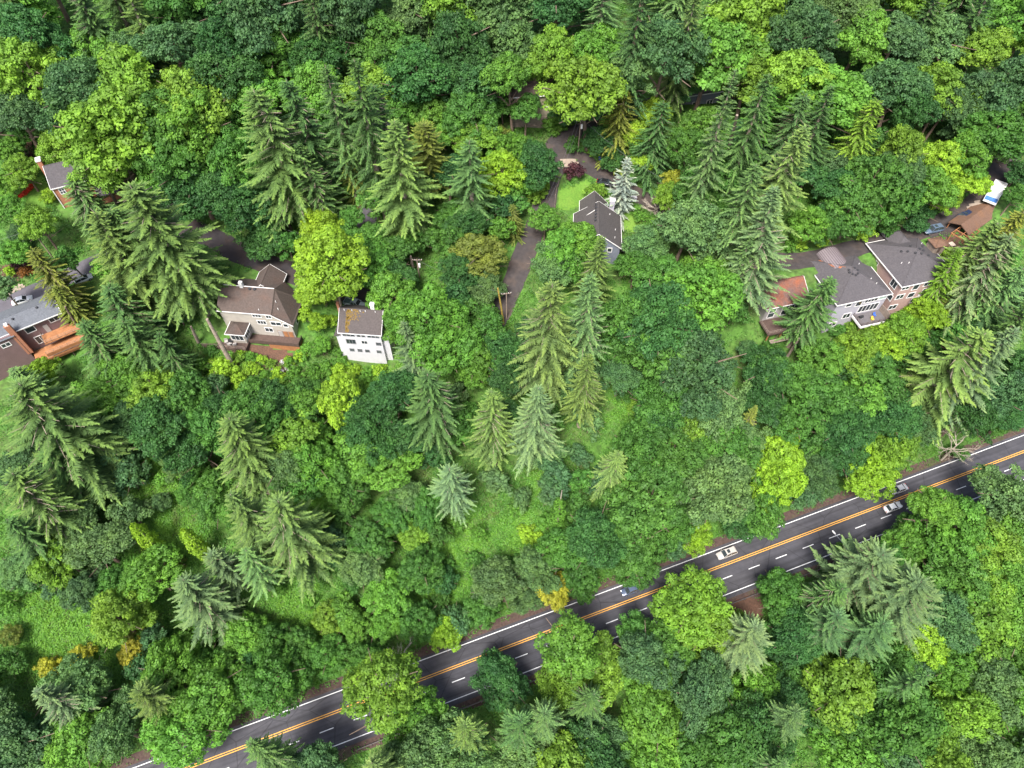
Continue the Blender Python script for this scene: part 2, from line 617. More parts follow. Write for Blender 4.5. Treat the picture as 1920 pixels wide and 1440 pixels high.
LAWNS = [
    ('lawn', [(1044, 392), (1048, 356), (1075, 346), (1102, 338), (1112, 352), (1106, 375), (1085, 388), (1062, 396)], 'lawn', 'bright green front lawn beside the bend of the street', 'lawn'),
    ('lawn', [(1152, 388), (1172, 392), (1202, 406), (1208, 420), (1190, 434), (1166, 432), (1156, 415)], 'lawn', 'small side lawn right of the blue grey house', 'lawn'),
    ('lawn', [(30, 352), (60, 335), (84, 328), (96, 356), (96, 380), (75, 398), (42, 388)], 'lawn', 'green lawn beside the brick house with red flowers', 'lawn'),
    ('lawn', [(62, 285), (92, 270), (118, 268), (112, 288), (80, 294)], 'lawn', 'small dark lawn behind the brick house', 'lawn'),
    ('garden_bed', [(436, 655), (478, 644), (545, 660), (560, 690), (520, 722), (470, 716), (440, 690)], 'dirt', 'terraced soil garden bed below the beige house deck', 'soil'),
    ('bare_soil_patch', [(1345, 1170), (1362, 1135), (1400, 1118), (1432, 1128), (1428, 1165), (1405, 1195), (1368, 1200)], 'dirt', 'bare red brown soil patch below the highway', 'soil'),
    ('dirt_yard', [(1762, 452), (1800, 436), (1830, 440), (1836, 470), (1800, 482), (1768, 474)], 'dirt', 'brown dirt yard between the pink house and the carport', 'soil'),
    ('garden_path', [(0, 480), (45, 470), (60, 500), (25, 535), (0, 540)], 'dirt', 'brown mulch bed at the left edge above the street', 'soil'),
]
for nm, poly, mt, lb, ct in LAWNS:
    draped(nm, poly, M[mt], lb, ct)
draped('concrete_apron', [(1808, 392), (1830, 377), (1846, 380), (1852, 386), (1826, 400)], M['concrete'], 'pale concrete apron in front of the carport', 'driveway', 0.14)
draped('concrete_apron', [(1043, 318), (1046, 302), (1078, 297), (1086, 308), (1078, 314), (1062, 312)], M['concrete'], 'pale concrete patch on the street bend by the purple shrub', 'driveway', 0.14)
draped('sidewalk', [(-40, 580), (0, 561), (46, 539), (44, 531), (0, 552), (-40, 570)], M['concrete'], 'tan sidewalk along the left street', 'sidewalk', 0.16)
draped('parking_pad', [(1715, 440), (1770, 412), (1808, 398), (1826, 404), (1800, 432), (1760, 450)], M['street'], 'brown stained parking pad above the pink house', 'driveway', 0.11)

# ------------------------------------------------------------------ buildings
def roof_mat(name, rgb, rgb2=None, amt2=0.6, scale2=0.3, lo=0.5):
    m = mat(name, rgb, 0.9, 0.22, 2.6, rgb2=rgb2, scale2=scale2, amt2=amt2, bump=0.5, lo=lo, detail=6)
    nt = m.node_tree
    N, L = nt.nodes, nt.links
    b = N["Principled BSDF"]
    tc = [n for n in N if n.bl_idname == 'ShaderNodeTexCoord'][0]
    w = N.new("ShaderNodeTexWave")           # shingle courses follow the height
    w.wave_type = 'BANDS'
    w.bands_direction = 'Z'
    w.wave_profile = 'SAW'
    w.inputs['Scale'].default_value = 2.6
    w.inputs['Distortion'].default_value = 0.6
    w.inputs['Detail Scale'].default_value = 4
    L.new(tc.outputs['Object'], w.inputs['Vector'])
    bp = N.new("ShaderNodeBump")
    bp.inputs['Strength'].default_value = 0.5
    bp.inputs['Distance'].default_value = 0.04
    L.new(w.outputs['Fac'], bp.inputs['Height'])
    L.new(bp.outputs[0], b.inputs['Normal'])
    return m


def siding(name, rgb, var=0.06):
    m = mat(name, rgb, 0.75, var, 0.8)
    nt = m.node_tree
    N, L = nt.nodes, nt.links
    b = N["Principled BSDF"]
    tc = [n for n in N if n.bl_idname == 'ShaderNodeTexCoord'][0]
    w = N.new("ShaderNodeTexWave")
    w.wave_type = 'BANDS'
    w.bands_direction = 'Z'
    w.wave_profile = 'SAW'
    w.inputs['Scale'].default_value = 1.6
    L.new(tc.outputs['Object'], w.inputs['Vector'])
    bp = N.new("ShaderNodeBump")
    bp.inputs['Strength'].default_value = 0.6
    bp.inputs['Distance'].default_value = 0.03
    L.new(w.outputs['Fac'], bp.inputs['Height'])
    L.new(bp.outputs[0], b.inputs['Normal'])
    return m


class House:
    def __init__(s, name, label, x, y, z, yaw, cat='house'):
        s.root = empty(name, (x, y, z), math.radians(yaw))
        tag(s.root, label, cat)

    def part(s, name, mb, material, parent=None):
        return mb.build(name, material, parent or s.root)

    def box(s, name, x0, x1, y0, y1, z0, z1, material, parent=None):
        return MB().box(x0, x1, y0, y1, z0, z1).build(name, material, parent or s.root)

    def window(s, p, tx, nrm, w, h, cols=1, rows=1, frame=None, glass=None, fw=0.15):
        """p = lower left corner on the wall plane, tx = direction along the wall, nrm = outward"""
        p, tx, nrm = Vector(p), Vector(tx), Vector(nrm)
        up = Vector((0, 0, 1))

        def bar(mb, u0, u1, z0, z1, d0, d1):
            q = [p + tx * u + up * z + nrm * d for d in (d0, d1) for (u, z) in ((u0, z0), (u1, z0), (u1, z1), (u0, z1))]
            mb.add(q, [(0, 3, 2, 1), (4, 5, 6, 7), (0, 1, 5, 4), (1, 2, 6, 5), (2, 3, 7, 6), (3, 0, 4, 7)])
        mb = MB()
        bar(mb, -fw, w + fw, -fw, 0, 0.005, 0.09)
        bar(mb, -fw, w + fw, h, h + fw, 0.005, 0.09)
        bar(mb, -fw, 0, 0, h, 0.005, 0.09)
        bar(mb, w, w + fw, 0, h, 0.005, 0.09)
        for c in range(1, cols):
            bar(mb, w * c / cols - fw * .35, w * c / cols + fw * .35, 0, h, 0.005, 0.08)
        for r in range(1, rows):
            bar(mb, 0, w, h * r / rows - fw * .25, h * r / rows + fw * .25, 0.005, 0.075)
        win = s.part('window', mb, frame or M['trim'])
        for c in range(cols):
            for r in range(rows):
                m2 = MB()
                bar(m2, w * c / cols, w * (c + 1) / cols, h * r / rows, h * (r + 1) / rows, 0.008, 0.035)
                m2.build('pane', glass or M['glass'], win)
        return win

    def fwin(s, x, z, w, h, y=0.0, **k):
        return s.window((x, y, z), (1, 0, 0), (0, -1, 0), w, h, **k)

    def rwin(s, y, z, w, h, x, **k):
        return s.window((x, y, z), (0, 1, 0), (1, 0, 0), w, h, **k)

    def lwin(s, y, z, w, h, x, **k):
        return s.window((x, y + w, z), (0, -1, 0), (-1, 0, 0), w, h, **k)

    def hip(s, x0, x1, y0, y1, ze, rise, rm, trim=True, ridge=0.6, name='roof', th=0.22):
        cx, cy = (x0 + x1) / 2, (y0 + y1) / 2
        wx, wy = x1 - x0, y1 - y0
        if wx >= wy:
            r = max((wx - wy) / 2, ridge / 2)
            A, B = (cx - r, cy, ze + rise), (cx + r, cy, ze + rise)
        else:
            r = max((wy - wx) / 2, ridge / 2)
            A, B = (cx, cy - r, ze + rise), (cx, cy + r, ze + rise)
        V = [(x0, y0, ze), (x1, y0, ze), (x1, y1, ze), (x0, y1, ze), A, B] + [(x0, y0, ze - th), (x1, y0, ze - th), (x1, y1, ze - th), (x0, y1, ze - th)]
        if wx >= wy:
            Fc = [(0, 1, 5, 4), (1, 2, 5), (2, 3, 4, 5), (3, 0, 4)]
        else:
            Fc = [(0, 1, 4), (1, 2, 5, 4), (2, 3, 5), (3, 0, 4, 5)]
        Fc += [(1, 0, 6, 7), (2, 1, 7, 8), (3, 2, 8, 9), (0, 3, 9, 6), (6, 9, 8, 7)]
        rf = mesh_obj(name, V, Fc, rm, s.root)
        # ridge caps
        mb = MB()
        pr = [(0, 4), (1, 5 if wx >= wy else 4), (2, 5), (3, 4 if wx >= wy else 5), (4, 5)]
        for a, b in pr:
            pa, pb = Vector(V[a]), Vector(V[b])
            mb.tube([pa + Vector((0, 0, .0)), pb + Vector((0, 0, .0))], 0.09, 5)
        mb.build('ridge_cap', rm, rf)
        if trim:
            s.gutter(x0, x1, y0, y1, ze, rf)
        return rf

    def gutter(s, x0, x1, y0, y1, ze, parent):
        g = 0.13
        mb = MB()
        mb.box(x0 - g, x1 + g, y0 - g, y0 - .004, ze - .2, ze + .03).box(x0 - g, x1 + g, y1 + .004, y1 + g, ze - .2, ze + .03)
        mb.box(x0 - g, x0 - .004, y0, y1, ze - .2, ze + .03).box(x1 + .004, x1 + g, y0, y1, ze - .2, ze + .03)
        mb.build('gutter', M['trim'], parent)

    def gable_x(s, x0, x1, y0, y1, ze, rise, rm, ridge_y=None, th=0.22, name='roof', zb=None):
        """ridge runs along x"""
        ry = (y0 + y1) / 2 if ridge_y is None else ridge_y
        zb = ze if zb is None else zb
        mb = MB()
        mb.slab([(x0, y0, ze), (x1, y0, ze), (x1, ry, ze + rise), (x0, ry, ze + rise)], th)
        mb.slab([(x0, ry, ze + rise), (x1, ry, ze + rise), (x1, y1, zb), (x0, y1, zb)], th)
        rf = mb.build(name, rm, s.root)
        t = MB()
        t.tube([(x0, ry, ze + rise), (x1, ry, ze + rise)], 0.1, 5)
        t.build('ridge_cap', rm, rf)
        tr = MB()
        for xx in (x0 - .08, x1 + .004):
            tr.slab([(xx, y0, ze + .03), (xx + .076, y0, ze + .03), (xx + .076, ry, ze + rise + .03), (xx, ry, ze + rise + .03)], th)
            tr.slab([(xx, ry, ze + rise + .03), (xx + .076, ry, ze + rise + .03), (xx + .076, y1, zb + .03), (xx, y1, zb + .03)], th)
        tr.box(x0 - .08, x1 + .08, y0 - .1, y0 - .004, ze - .2, ze + .03)
        tr.build('fascia', M['trim'], rf)
        return rf

    def gable_y(s, x0, x1, y0, y1, ze, rise, rm, th=0.22, name='roof', zr=None):
        cx = (x0 + x1) / 2
        mb = MB()
        mb.slab([(x0, y0, ze), (cx, y0, ze + rise), (cx, y1, ze + rise), (x0, y1, ze)], th)
        mb.slab([(cx, y0, ze + rise), (x1, y0, ze), (x1, y1, ze), (cx, y1, ze + rise)], th)
        rf = mb.build(name, rm, s.root)
        t = MB()
        t.tube([(cx, y0, ze + rise), (cx, y1, ze + rise)], 0.1, 5)
        t.build('ridge_cap', rm, rf)
        tr = MB()
        for yy in (y0 - .08, y1 + .004):
            tr.slab([(x0, yy, ze + .03), (cx, yy, ze + rise + .03), (cx, yy + .076, ze + rise + .03), (x0, yy + .076, ze + .03)], th)
            tr.slab([(cx, yy, ze + rise + .03), (x1, yy, ze + .03), (x1, yy + .076, ze + .03), (cx, yy + .076, ze + rise + .03)], th)
        for xx in (x0 - .1, x1 + .004):
            tr.box(xx, xx + .096, y0 - .08, y1 + .08, ze - .2, ze + .03)
        tr.build('fascia', M['trim'], rf)
        return rf

    def vent(s, rf, x, y, z, big=False):
        mb = MB()
        r = 0.30 if not big else 0.40
        mb.tube([(x, y, z - .25), (x, y, z + .18)], r * .6, 8)
        mb.tube([(x, y, z + .16), (x, y, z + .26), (x, y, z + .32)], [r, r, r * .4], 8)
        return mb.build('roof_vent', M['vent'], rf)

    def pipe(s, rf, x, y, z):
        return MB().tube([(x, y, z - .2), (x, y, z + .4)], 0.08, 6).build('vent_pipe', M['trim'], rf)

    def railing(s, pts, h, material, post=0.07, name='railing', infill=True):
        mb = MB()
        for a, b in zip(pts[:-1], pts[1:]):
            a, b = Vector(a), Vector(b)
            n = max(1, int((b - a).length / 1.5))
            for i in range(n + 1):
                p = a.lerp(b, i / n)
                mb.box(p.x - post / 2, p.x + post / 2, p.y - post / 2, p.y + post / 2, p.z, p.z + h)
            for zz in (h, h * .5) if infill else (h,):
                mb.tube([a + Vector((0, 0, zz)), b + Vector((0, 0, zz))], 0.045, 4)
        return mb.build(name, material, s.root)


M['vent'] = mat('roof_vent_metal', (0.05, 0.05, 0.055), 0.5, 0.1, metal=0.3)
M['roof_slate'] = roof_mat('slate_grey_shingle', (0.076, 0.069, 0.074), (0.099, 0.089, 0.092))
M['roof_brown'] = roof_mat('brown_shingle', (0.088, 0.066, 0.057), (0.108, 0.064, 0.048), 0.55, 0.25, 0.5)
M['roof_white'] = roof_mat('mossy_grey_brown_shingle', (0.078, 0.065, 0.063), (0.058, 0.049, 0.046))
M['roof_blue'] = roof_mat('dark_grey_shingle', (0.071, 0.063, 0.061), (0.056, 0.050, 0.050))
M['roof_l1'] = roof_mat('blue_grey_shingle', (0.116, 0.124, 0.140), (0.096, 0.100, 0.112))
M['roof_rust'] = roof_mat('needle_strewn_brown_shingle', (0.128, 0.075, 0.064), (0.247, 0.079, 0.038), 0.9, 0.35, 0.42)
M['roof_car'] = roof_mat('worn_brown_shingle', (0.139, 0.079, 0.053), (0.180, 0.090, 0.045), 0.7, 0.4, 0.45)
M['moss'] = mat('orange_moss', (0.19, 0.12, 0.025), 0.95, 0.3, 3.0, bump=0.5)
M['needle_litter'] = mat('orange_needle_litter', (0.34, 0.12, 0.05), 0.95, 0.3, 3.0)
M['wall_pink'] = siding('pink_stucco', (0.410, 0.275, 0.246))
M['wall_lav'] = siding('lavender_grey_stucco', (0.385, 0.369, 0.410))
M['wall_white'] = siding('white_siding', (0.57, 0.56, 0.58), 0.04)
M['wall_beige'] = siding('beige_siding', (0.399, 0.365, 0.315))
M['wall_blue'] = siding('blue_grey_siding', (0.170, 0.187, 0.230))
M['wall_mauve'] = siding('mauve_brown_siding', (0.172, 0.108, 0.108), 0.1)
M['wall_grey'] = siding('pale_grey_siding', (0.352, 0.328, 0.312))
M['seam_metal'] = mat('pale_seam_metal', (0.26, 0.22, 0.235), 0.45, 0.08, 1.0, metal=0.3)

# --- pink house (rightmost of the big pair)
x, y, _ = at_z(1691.6, 538.3, 39.6)
H2 = House('pink_house', 'pink stucco house with grey hip roof, rightmost of the tall pair', x, y, 27.0, 15)
ZE = 12.6
W2, D2 = 14.95, 15.5
H2.box('wall', 0.45, W2 - .45, 0.45, D2 - .45, -3.0, ZE - .1, M['wall_pink'])
rf = H2.hip(0, W2, 0, D2, ZE, 3.3, M['roof_slate'])
r2 = H2.hip(5.2, 10.6, 10.6, 17.6, ZE + .55, 2.0, M['roof_slate'], trim=False, name='porch_roof')
H2.box('porch_wall', 5.6, 10.2, D2 - .4, 17.2, -1.0 + 10, ZE + .3, M['wall_pink'])
for (u, w_) in ((4.6, 9.0), (5.6, 8.2), (7.2, 9.6), (8.6, 8.0), (6.6, 6.9), (8.0, 6.4), (9.6, 7.6), (10.9, 9.4), (9.9, 5.9)):
    zz = ZE + 3.3 * min(u, W2 - u, w_, D2 - w_) / 7.5
    H2.vent(rf, u, w_, zz)
for (u, w_) in ((4.2, 5.2), (3.0, 6.0), (11.6, 10.6)):
    H2.pipe(rf, u, w_, ZE + 3.3 * min(u, W2 - u, w_, D2 - w_) / 7.5)
tl = M['trim']
fy = 0.45
H2.fwin(0.9, ZE - 1.75, 1.9, 1.1, fy, cols=2)
H2.fwin(4.2, ZE - 2.6, 1.5, 2.1, fy)
H2.fwin(7.1, ZE - 2.1, 4.0, 1.35, fy, cols=4)
H2.fwin(11.7, ZE - 2.0, 2.3, 1.4, fy, glass=M['pale_glass'])
H2.fwin(0.9, ZE - 5.0, 2.0, 1.4, fy, cols=2)
H2.fwin(4.3, ZE - 5.4, 1.7, 1.6, fy)
H2.fwin(8.0, ZE - 5.3, 3.2, 2.0, fy, cols=3)
H2.fwin(0.7, ZE - 8.7, 2.1, 1.4, fy, cols=2)
H2.fwin(6.4, ZE - 7.7, 2.2, 1.7, fy)
H2.lwin(12.6, ZE - 2.6, 1.4, 1.9, .45)
H2.lwin(9.7, ZE - 2.3, 1.6, 0.9, .45)
H2.lwin(1.8, ZE - 2.7, 1.9, 1.9, .45, cols=2)
H2.lwin(1.0, ZE - 6.0, 1.5, 1.6, .45)
H2.part('balcony', MB().box(7.4, 14.2, -1.8, 0.44, ZE - 6.2, ZE - 5.95).box(7.4, 7.55, -1.8, .4, ZE - 5.95, ZE - 5.0), M['trim'])
H2.railing([(7.5, -1.75, ZE - 5.95), (14.1, -1.75, ZE - 5.95)], 0.95, M['grey_wood'])
H2.part('lower_deck', MB().box(2.5, 14.0, -.7, 0.44, ZE - 10.6, ZE - 10.4), M['grey_wood'])
for u in (2.8, 6.5, 10.2, 13.7):
    H2.box('deck_post', u, u + .2, -1.5, -1.3, -4.5, ZE - 10.6, M['wood'])
H2.part('deck_brace', MB().tube([(2.9, -1.4, -1.5), (6.5, -1.4, ZE - 10.7)], .08, 4).tube([(10.2, -1.4, -1.5), (6.6, -1.4, ZE - 10.7)], .08, 4), M['wood'])
H2.box('upper_stair', -1.1, .2, 12.2, 14.6, ZE - 3.4, ZE - 3.1, M['grey_wood'])

# --- lavender grey house
x, y, _ = at_z(1570, 573, 37.4)
H1 = House('lavender_house', 'lavender grey stucco house with arched metal dormer left of the pink house', x, y, 25.0, 15)
ZE = 12.4
W1, D1 = 14.9, 15.7
H1.box('wall', 0.45, W1 - .45, 0.45, D1 - .45, -3.0, ZE - .1, M['wall_lav'])
rf = H1.hip(0, W1, 0, D1, ZE, 3.1, M['roof_slate'])
for k, (u, w_) in enumerate(((6.2, 6.9), (6.6, 6.2), (7.3, 5.8), (8.0, 6.1), (8.3, 6.9), (7.9, 7.7), (6.4, 7.6))):
    H1.vent(rf, u, w_, ZE + 3.1 * min(u, W1 - u, w_, D1 - w_) / 7.5)
for (u, w_) in ((10.9, 4.4), (11.7, 3.0), (10.8, 9.6)):
    H1.pipe(rf, u, w_, ZE + 3.1 * min(u, W1 - u, w_, D1 - w_) / 7.5)
# arched standing seam dormer over the entrance at the back
mb, seams = MB(), MB()
N_ = 16
V, Fc = [], []
cxd, hwd, zbd, rsd = 6.3, 2.9, ZE + .45, 1.9
for i in range(N_ + 1):
    a = math.pi * i / N_
    V += [(cxd - hwd * math.cos(a), 9.6, zbd + rsd * math.sin(a)), (cxd - hwd * math.cos(a), 16.3, zbd + rsd * math.sin(a))]
for i in range(N_):
    Fc.append((2 * i, 2 * i + 1, 2 * i + 3, 2 * i + 2)[::-1])
Fc.append(tuple(range(1, 2 * N_ + 2, 2)))
mb.add(V, Fc)
for i in range(1, N_):
    a = math.pi * i / N_
    seams.tube([(cxd - (hwd + .03) * math.cos(a), 9.6, zbd + (rsd + .04) * math.sin(a)), (cxd - (hwd + .03) * math.cos(a), 16.32, zbd + (rsd + .04) * math.sin(a))], 0.06, 4)
dm = mb.build('arched_dormer', M['seam_metal'], H1.root)
seams.build('roof_seam', mat('dark_seam', (0.10, 0.08, 0.085), .5, .1), dm)
# fallen needles caught where the dormer meets the roof
lit = MB()
prev = None
for i in range(0, 25):
    xx = cxd - hwd - .5 + (2 * hwd + 1.0) * i / 24
    zz = zbd + rsd * math.sqrt(max(0, 1 - ((xx - cxd) / hwd) ** 2))
    yy = max(9.0, D1 - (zz - ZE) * (D1 / 2) / 3.1)
    yy = min(yy, D1 - .6)
    cur = (xx, yy - .75 - .25 * math.sin(i * 1.7), yy + .15)
    if prev:
        rz = lambda q, w: ZE + 3.1 * min(q / (W1 / 2), (D1 - w) / (D1 / 2), 1.0) + .05
        lit.slab([(prev[0], prev[1], rz(prev[0], prev[1])), (cur[0], cur[1], rz(cur[0], cur[1])), (cur[0], cur[2], rz(cur[0], cur[2])), (prev[0], prev[2], rz(prev[0], prev[2]))], .04)
    prev = cur
lit.build('needle_litter', M['needle_litter'], rf)
H1.box('porch_wall', 4.0, 9.2, D1 - .4, 17.2, 8.0, ZE - .4, M['wall_lav'])
H1.fwin(3.2, ZE - 1.9, 1.4, 1.0, fy)
H1.fwin(6.0, ZE - 2.5, 1.5, 2.0, fy)
H1.fwin(8.3, ZE - 1.9, 3.4, 1.3, fy, cols=4)
H1.fwin(12.1, ZE - 1.8, 1.9, 1.3, fy, glass=M['pale_glass'])
H1.fwin(7.8, ZE - 5.2, 5.2, 2.2, fy, cols=5)
H1.fwin(4.2, ZE - 6.4, 1.9, 1.6, fy, cols=2)
H1.fwin(1.2, ZE - 8.6, 2.0, 1.3, fy, cols=2)
H1.rwin(1.2, ZE - 3.0, 1.6, 1.6, W1 - .45)
H1.rwin(6.0, ZE - 2.8, 1.4, 1.4, W1 - .45)
H1.lwin(10.0, ZE - 4.0, 1.4, 1.8, .45)
dk = H1.part('deck', MB().box(7.0, 15.0, -3.4, 0.44, ZE - 6.2, ZE - 5.9), mat('grey_deck_board', (0.115, 0.105, 0.11), .8, .15, 3))
H1.part('deck_fascia', MB().box(6.95, 15.05, -3.56, -3.41, ZE - 6.5, ZE - 5.86).box(6.85, 6.99, -3.4, .4, ZE - 6.5, ZE - 5.86), M['trim'], dk)
H1.railing([(7.0, 0.2, ZE - 5.9), (7.0, -3.3, ZE - 5.9), (14.9, -3.3, ZE - 5.9)], 1.0, M['dark_wood'])
H1.box('privacy_screen', 14.2, 14.3, -3.2, 0.3, ZE - 5.9, ZE - 3.9, M['grey_wood'])
for u in (7.3, 10.9, 14.5):
    H1.box('deck_post', u, u + .2, -3.2, -3.0, -4.0, ZE - 6.2, M['wood'])
for nm, u, v_, c, lb in (('patio_chair', 11.9, -1.2, (0.05, 0.13, 0.5), 'blue folding chair on the grey deck of the lavender house'),
                         ('toy_cart', 10.7, -2.2, (0.75, 0.5, 0.05), 'yellow toy cart on the grey deck of the lavender house')):
    e = empty(nm, tuple(H1.root.matrix_basis @ Vector((u, v_, ZE - 5.9))), .3)
    tag(e, lb, nm.split('_')[1])
    mc = mat(nm + '_plastic', c, .5, .1)
    MB().box(-.3, .3, -.3, .3, .38, .46).build('seat', mc, e)
    MB().slab([(-.3, .28, .5), (.3, .28, .5), (.3, .42, 1.0), (-.3, .42, 1.0)], .06).build('back', mc, e)
    for sx in (-.26, .2):
        for sy in (-.26, .2):
            MB().box(sx, sx + .06, sy, sy + .06, 0, .38).build('leg', mc, e)
e = empty('barbecue_grill', tuple(H1.root.matrix_basis @ Vector((7.9, -1.2, ZE - 5.9))), .26)
tag(e, 'black barbecue grill at the left end of the grey deck', 'grill')
MB().box(-.55, .55, -.3, .3, .75, 1.0).build('firebox', M['black'], e)
MB().tube([(-.55, 0, 1.0), (.55, 0, 1.0)], .28, 10).build('lid', M['black'], e)
for sx in (-.5, .42):
    MB().box(sx, sx + .08, -.25, .25, 0, .75).build('leg', M['metal'], e)

# --- rust roofed house behind the big firs
x, y, _ = at_z(1520, 563, 34.6)
H0 = House('rust_roof_house', 'pale house with needle strewn rust brown roof, half hidden behind two firs', x, y, 23.0, 15)
ZE = 11.6
H0.box('wall', -11.3, -.5, 0.5, 10.5, -3, ZE - .1, M['wall_grey'])
H0.gable_x(-11.8, 0, 0, 11, ZE, 3.0, M['roof_rust'])
H0.part('gable_wall', MB().add([(-.55, .5, ZE - .1), (-.55, 10.5, ZE - .1), (-.55, 5.5, ZE + 2.7)], [(0, 1, 2)]).add([(-11.25, .5, ZE - .1), (-11.25, 5.5, ZE + 2.7), (-11.25, 10.5, ZE - .1)], [(0, 1, 2)]), M['wall_grey'])
H0.fwin(-6.6, ZE - 4.0, 4.6, 3.3, .5, cols=3, rows=2, fw=.18)
H0.fwin(-10.2, ZE - 4.0, 1.6, 3.2, .5, rows=2, fw=.18)
H0.part('deck', MB().box(-12.0, -.6, -4.0, .49, ZE - 5.0, ZE - 4.75), M['dark_wood'])
H0.part('deck_board_stripe', MB().box(-12.05, -.6, -4.12, -4.01, ZE - 5.25, ZE - 4.7), M['dark_wood'])
H0.part('lower_deck', MB().box(-11.0, -2.6, -5.2, -4.2, ZE - 7.2, ZE - 7.0), M['grey_wood'])
H0.railing([(-12, 0.3, ZE - 4.75), (-12, -3.95, ZE - 4.75), (-.7, -3.95, ZE - 4.75)], 1.0, M['grey_wood'])
for u in (-11.6, -8.0, -4.4, -1.0):
    H0.box('deck_post', u, u + .24, -3.9, -3.66, -5.5, ZE - 5.0, M['wood'])
H0.part('deck_brace', MB().tube([(-11.5, -3.7, -1), (-8, -3.7, ZE - 5.2)], .1, 4).tube([(-4.4, -3.7, -1), (-8, -3.7, ZE - 5.2)], .1, 4), M['dark_wood'])
H0.box('lean_to_roof', .5, 2.6, 6.5, 13.0, ZE - 1.4, ZE - 1.2, mat('navy_membrane', (0.05, 0.055, 0.09), .7, .15))

# --- white house
x, y, _ = at_z(633.3, 623.9, 37.6)
HW = House('white_house', 'tall white sided house with moss streaked grey roof and many small windows', x, y, 24.0, -5)
ZE = 13.6
HW.box('wall', 0.35, 9.75, 0.4, 8.4, -3.0, ZE - .12, M['wall_white'])
rf = HW.gable_x(0, 10.1, 0, 8.8, ZE, 3.4, M['roof_white'], ridge_y=4.6)
HW.part('gable_wall', MB().add([(9.74, .4, ZE - .1), (9.74, 8.4, ZE - .1), (9.74, 4.6, ZE + 3.1)], [(0, 1, 2)]).add([(.36, .4, ZE - .1), (.36, 4.6, ZE + 3.1), (.36, 8.4, ZE - .1)], [(0, 1, 2)]), M['wall_white'])
HW.box('side_bay', 9.76, 11.2, 1.2, 5.5, -3.0, ZE - 2.2, M['wall_white'])
HW.part('bay_roof', MB().slab([(9.76, .9, ZE - 1.4), (11.5, .9, ZE - 2.2), (11.5, 5.8, ZE - 2.2), (9.76, 5.8, ZE - 1.4)], .15), M['wall_white'])
HW.part('side_porch_roof', MB().slab([(-1.5, .6, ZE - 2.0), (.34, .6, ZE - 1.3), (.34, 7.0, ZE - 1.3), (-1.5, 7.0, ZE - 2.0)], .2), M['roof_white'])
HW.box('side_porch_wall', -1.1, .34, 1.0, 6.6, -2.0, ZE - 1.9, M['wall_white'])
rng = random.Random(5)
moss = MB()
for i in range(260):
    u = 1.7 + abs(rng.gauss(0, .55)) + (rng.random() < .35) * rng.uniform(0, 2.2)
    w_ = rng.uniform(.25, 4.4) if u < 2.6 else rng.uniform(2.4, 4.5)
    r_ = rng.uniform(.05, .19)
    zz = ZE + 3.4 * w_ / 4.6
    k = 6
    pts = []
    for j in range(k):
        a = 2 * math.pi * j / k + rng.random() * .4
        rr = r_ * rng.uniform(.6, 1.1)
        yy = w_ + math.sin(a) * rr
        pts.append((u + math.cos(a) * rr, yy, ZE + 3.4 * yy / 4.6 + .05))
    moss.slab(pts, .04)
HW.part('roof_moss', moss, M['moss'], rf)
for u in (1.2, 3.0, 4.9, 6.1, 8.4):
    HW.pipe(rf, u, 4.2, ZE + 3.15)
HW.part('chimney', MB().box(7.2, 8.1, 4.9, 5.7, ZE + 1.2, ZE + 4.6).box(7.1, 8.2, 4.8, 5.8, ZE + 4.6, ZE + 4.8), M['trim'])
HW.part('flue_chimney', MB().box(-.75, -.15, 5.0, 5.6, ZE - 3, ZE + 4.4), M['brick'])
dkf = mat('grey_window_frame', (0.24, 0.24, 0.25), .6, .1)
for u in (0.9, 1.85, 2.8, 4.2, 5.3, 6.7, 7.65, 8.6):
    HW.fwin(u, ZE - 1.35, .72, .75, .4, fw=.08, frame=dkf)
HW.fwin(1.3, ZE - 4.1, 2.1, 1.5, .4, cols=3, fw=.1, frame=dkf)
HW.fwin(4.9, ZE - 3.9, 1.3, 1.1, .4, cols=2, fw=.1)
HW.fwin(8.3, ZE - 4.1, 1.1, 1.0, .4, cols=1, rows=2, fw=.08, frame=dkf)
for u in (1.5, 3.4, 5.2, 8.0):
    HW.fwin(u, ZE - 7.0, 1.0, .95, .4, rows=2, fw=.08, frame=dkf)

# --- beige house
x, y, _ = at_z(467.5, 587.5, 38.0)
HB = House('beige_house', 'three storey beige house with brown roof, white windows and a corner bay', x, y, 27.0, -6)
ZE = 11.0
HB.box('wall', -7.6, 9.0, 0.35, 10.6, -4, ZE - 3.2, M['wall_beige'])
HB.box('upper_wall', -7.6, 5.4, 0.37, 10.4, ZE - 3.2, ZE - .12, M['wall_beige'])
HB.part('right_wall', MB().add([(5.4, .36, ZE - 3.2), (9.0, .36, ZE - 3.2), (9.0, .36, ZE - 3.15), (5.4, .36, ZE - .2), (5.4, 10, ZE - 3.2), (9.0, 10, ZE - 3.2), (9.0, 10, ZE - 3.15), (5.4, 10, ZE - .2)],
                                [(0, 1, 2, 3), (5, 4, 7, 6), (1, 5, 6, 2)]), M['wall_beige'])
mb = MB()
mb.slab([(-8.0, 0, ZE), (5.2, 0, ZE), (5.2, 5.4, ZE + 3.2), (-8.0, 5.4, ZE + 3.2)], .22)
mb.slab([(-8.0, 5.4, ZE + 3.2), (5.2, 5.4, ZE + 3.2), (5.2, 10.8, ZE), (-8.0, 10.8, ZE)], .22)
mb.slab([(5.2, 0, ZE), (9.6, -.1, ZE - 3.3), (9.6, 8.6, ZE - 3.3), (5.2, 5.4, ZE + 3.2)], .22)
mb.slab([(5.2, 5.4, ZE + 3.2), (9.6, 8.6, ZE - 3.3), (5.2, 10.8, ZE)], .22)
rf = mb.build('roof', M['roof_brown'], HB.root)
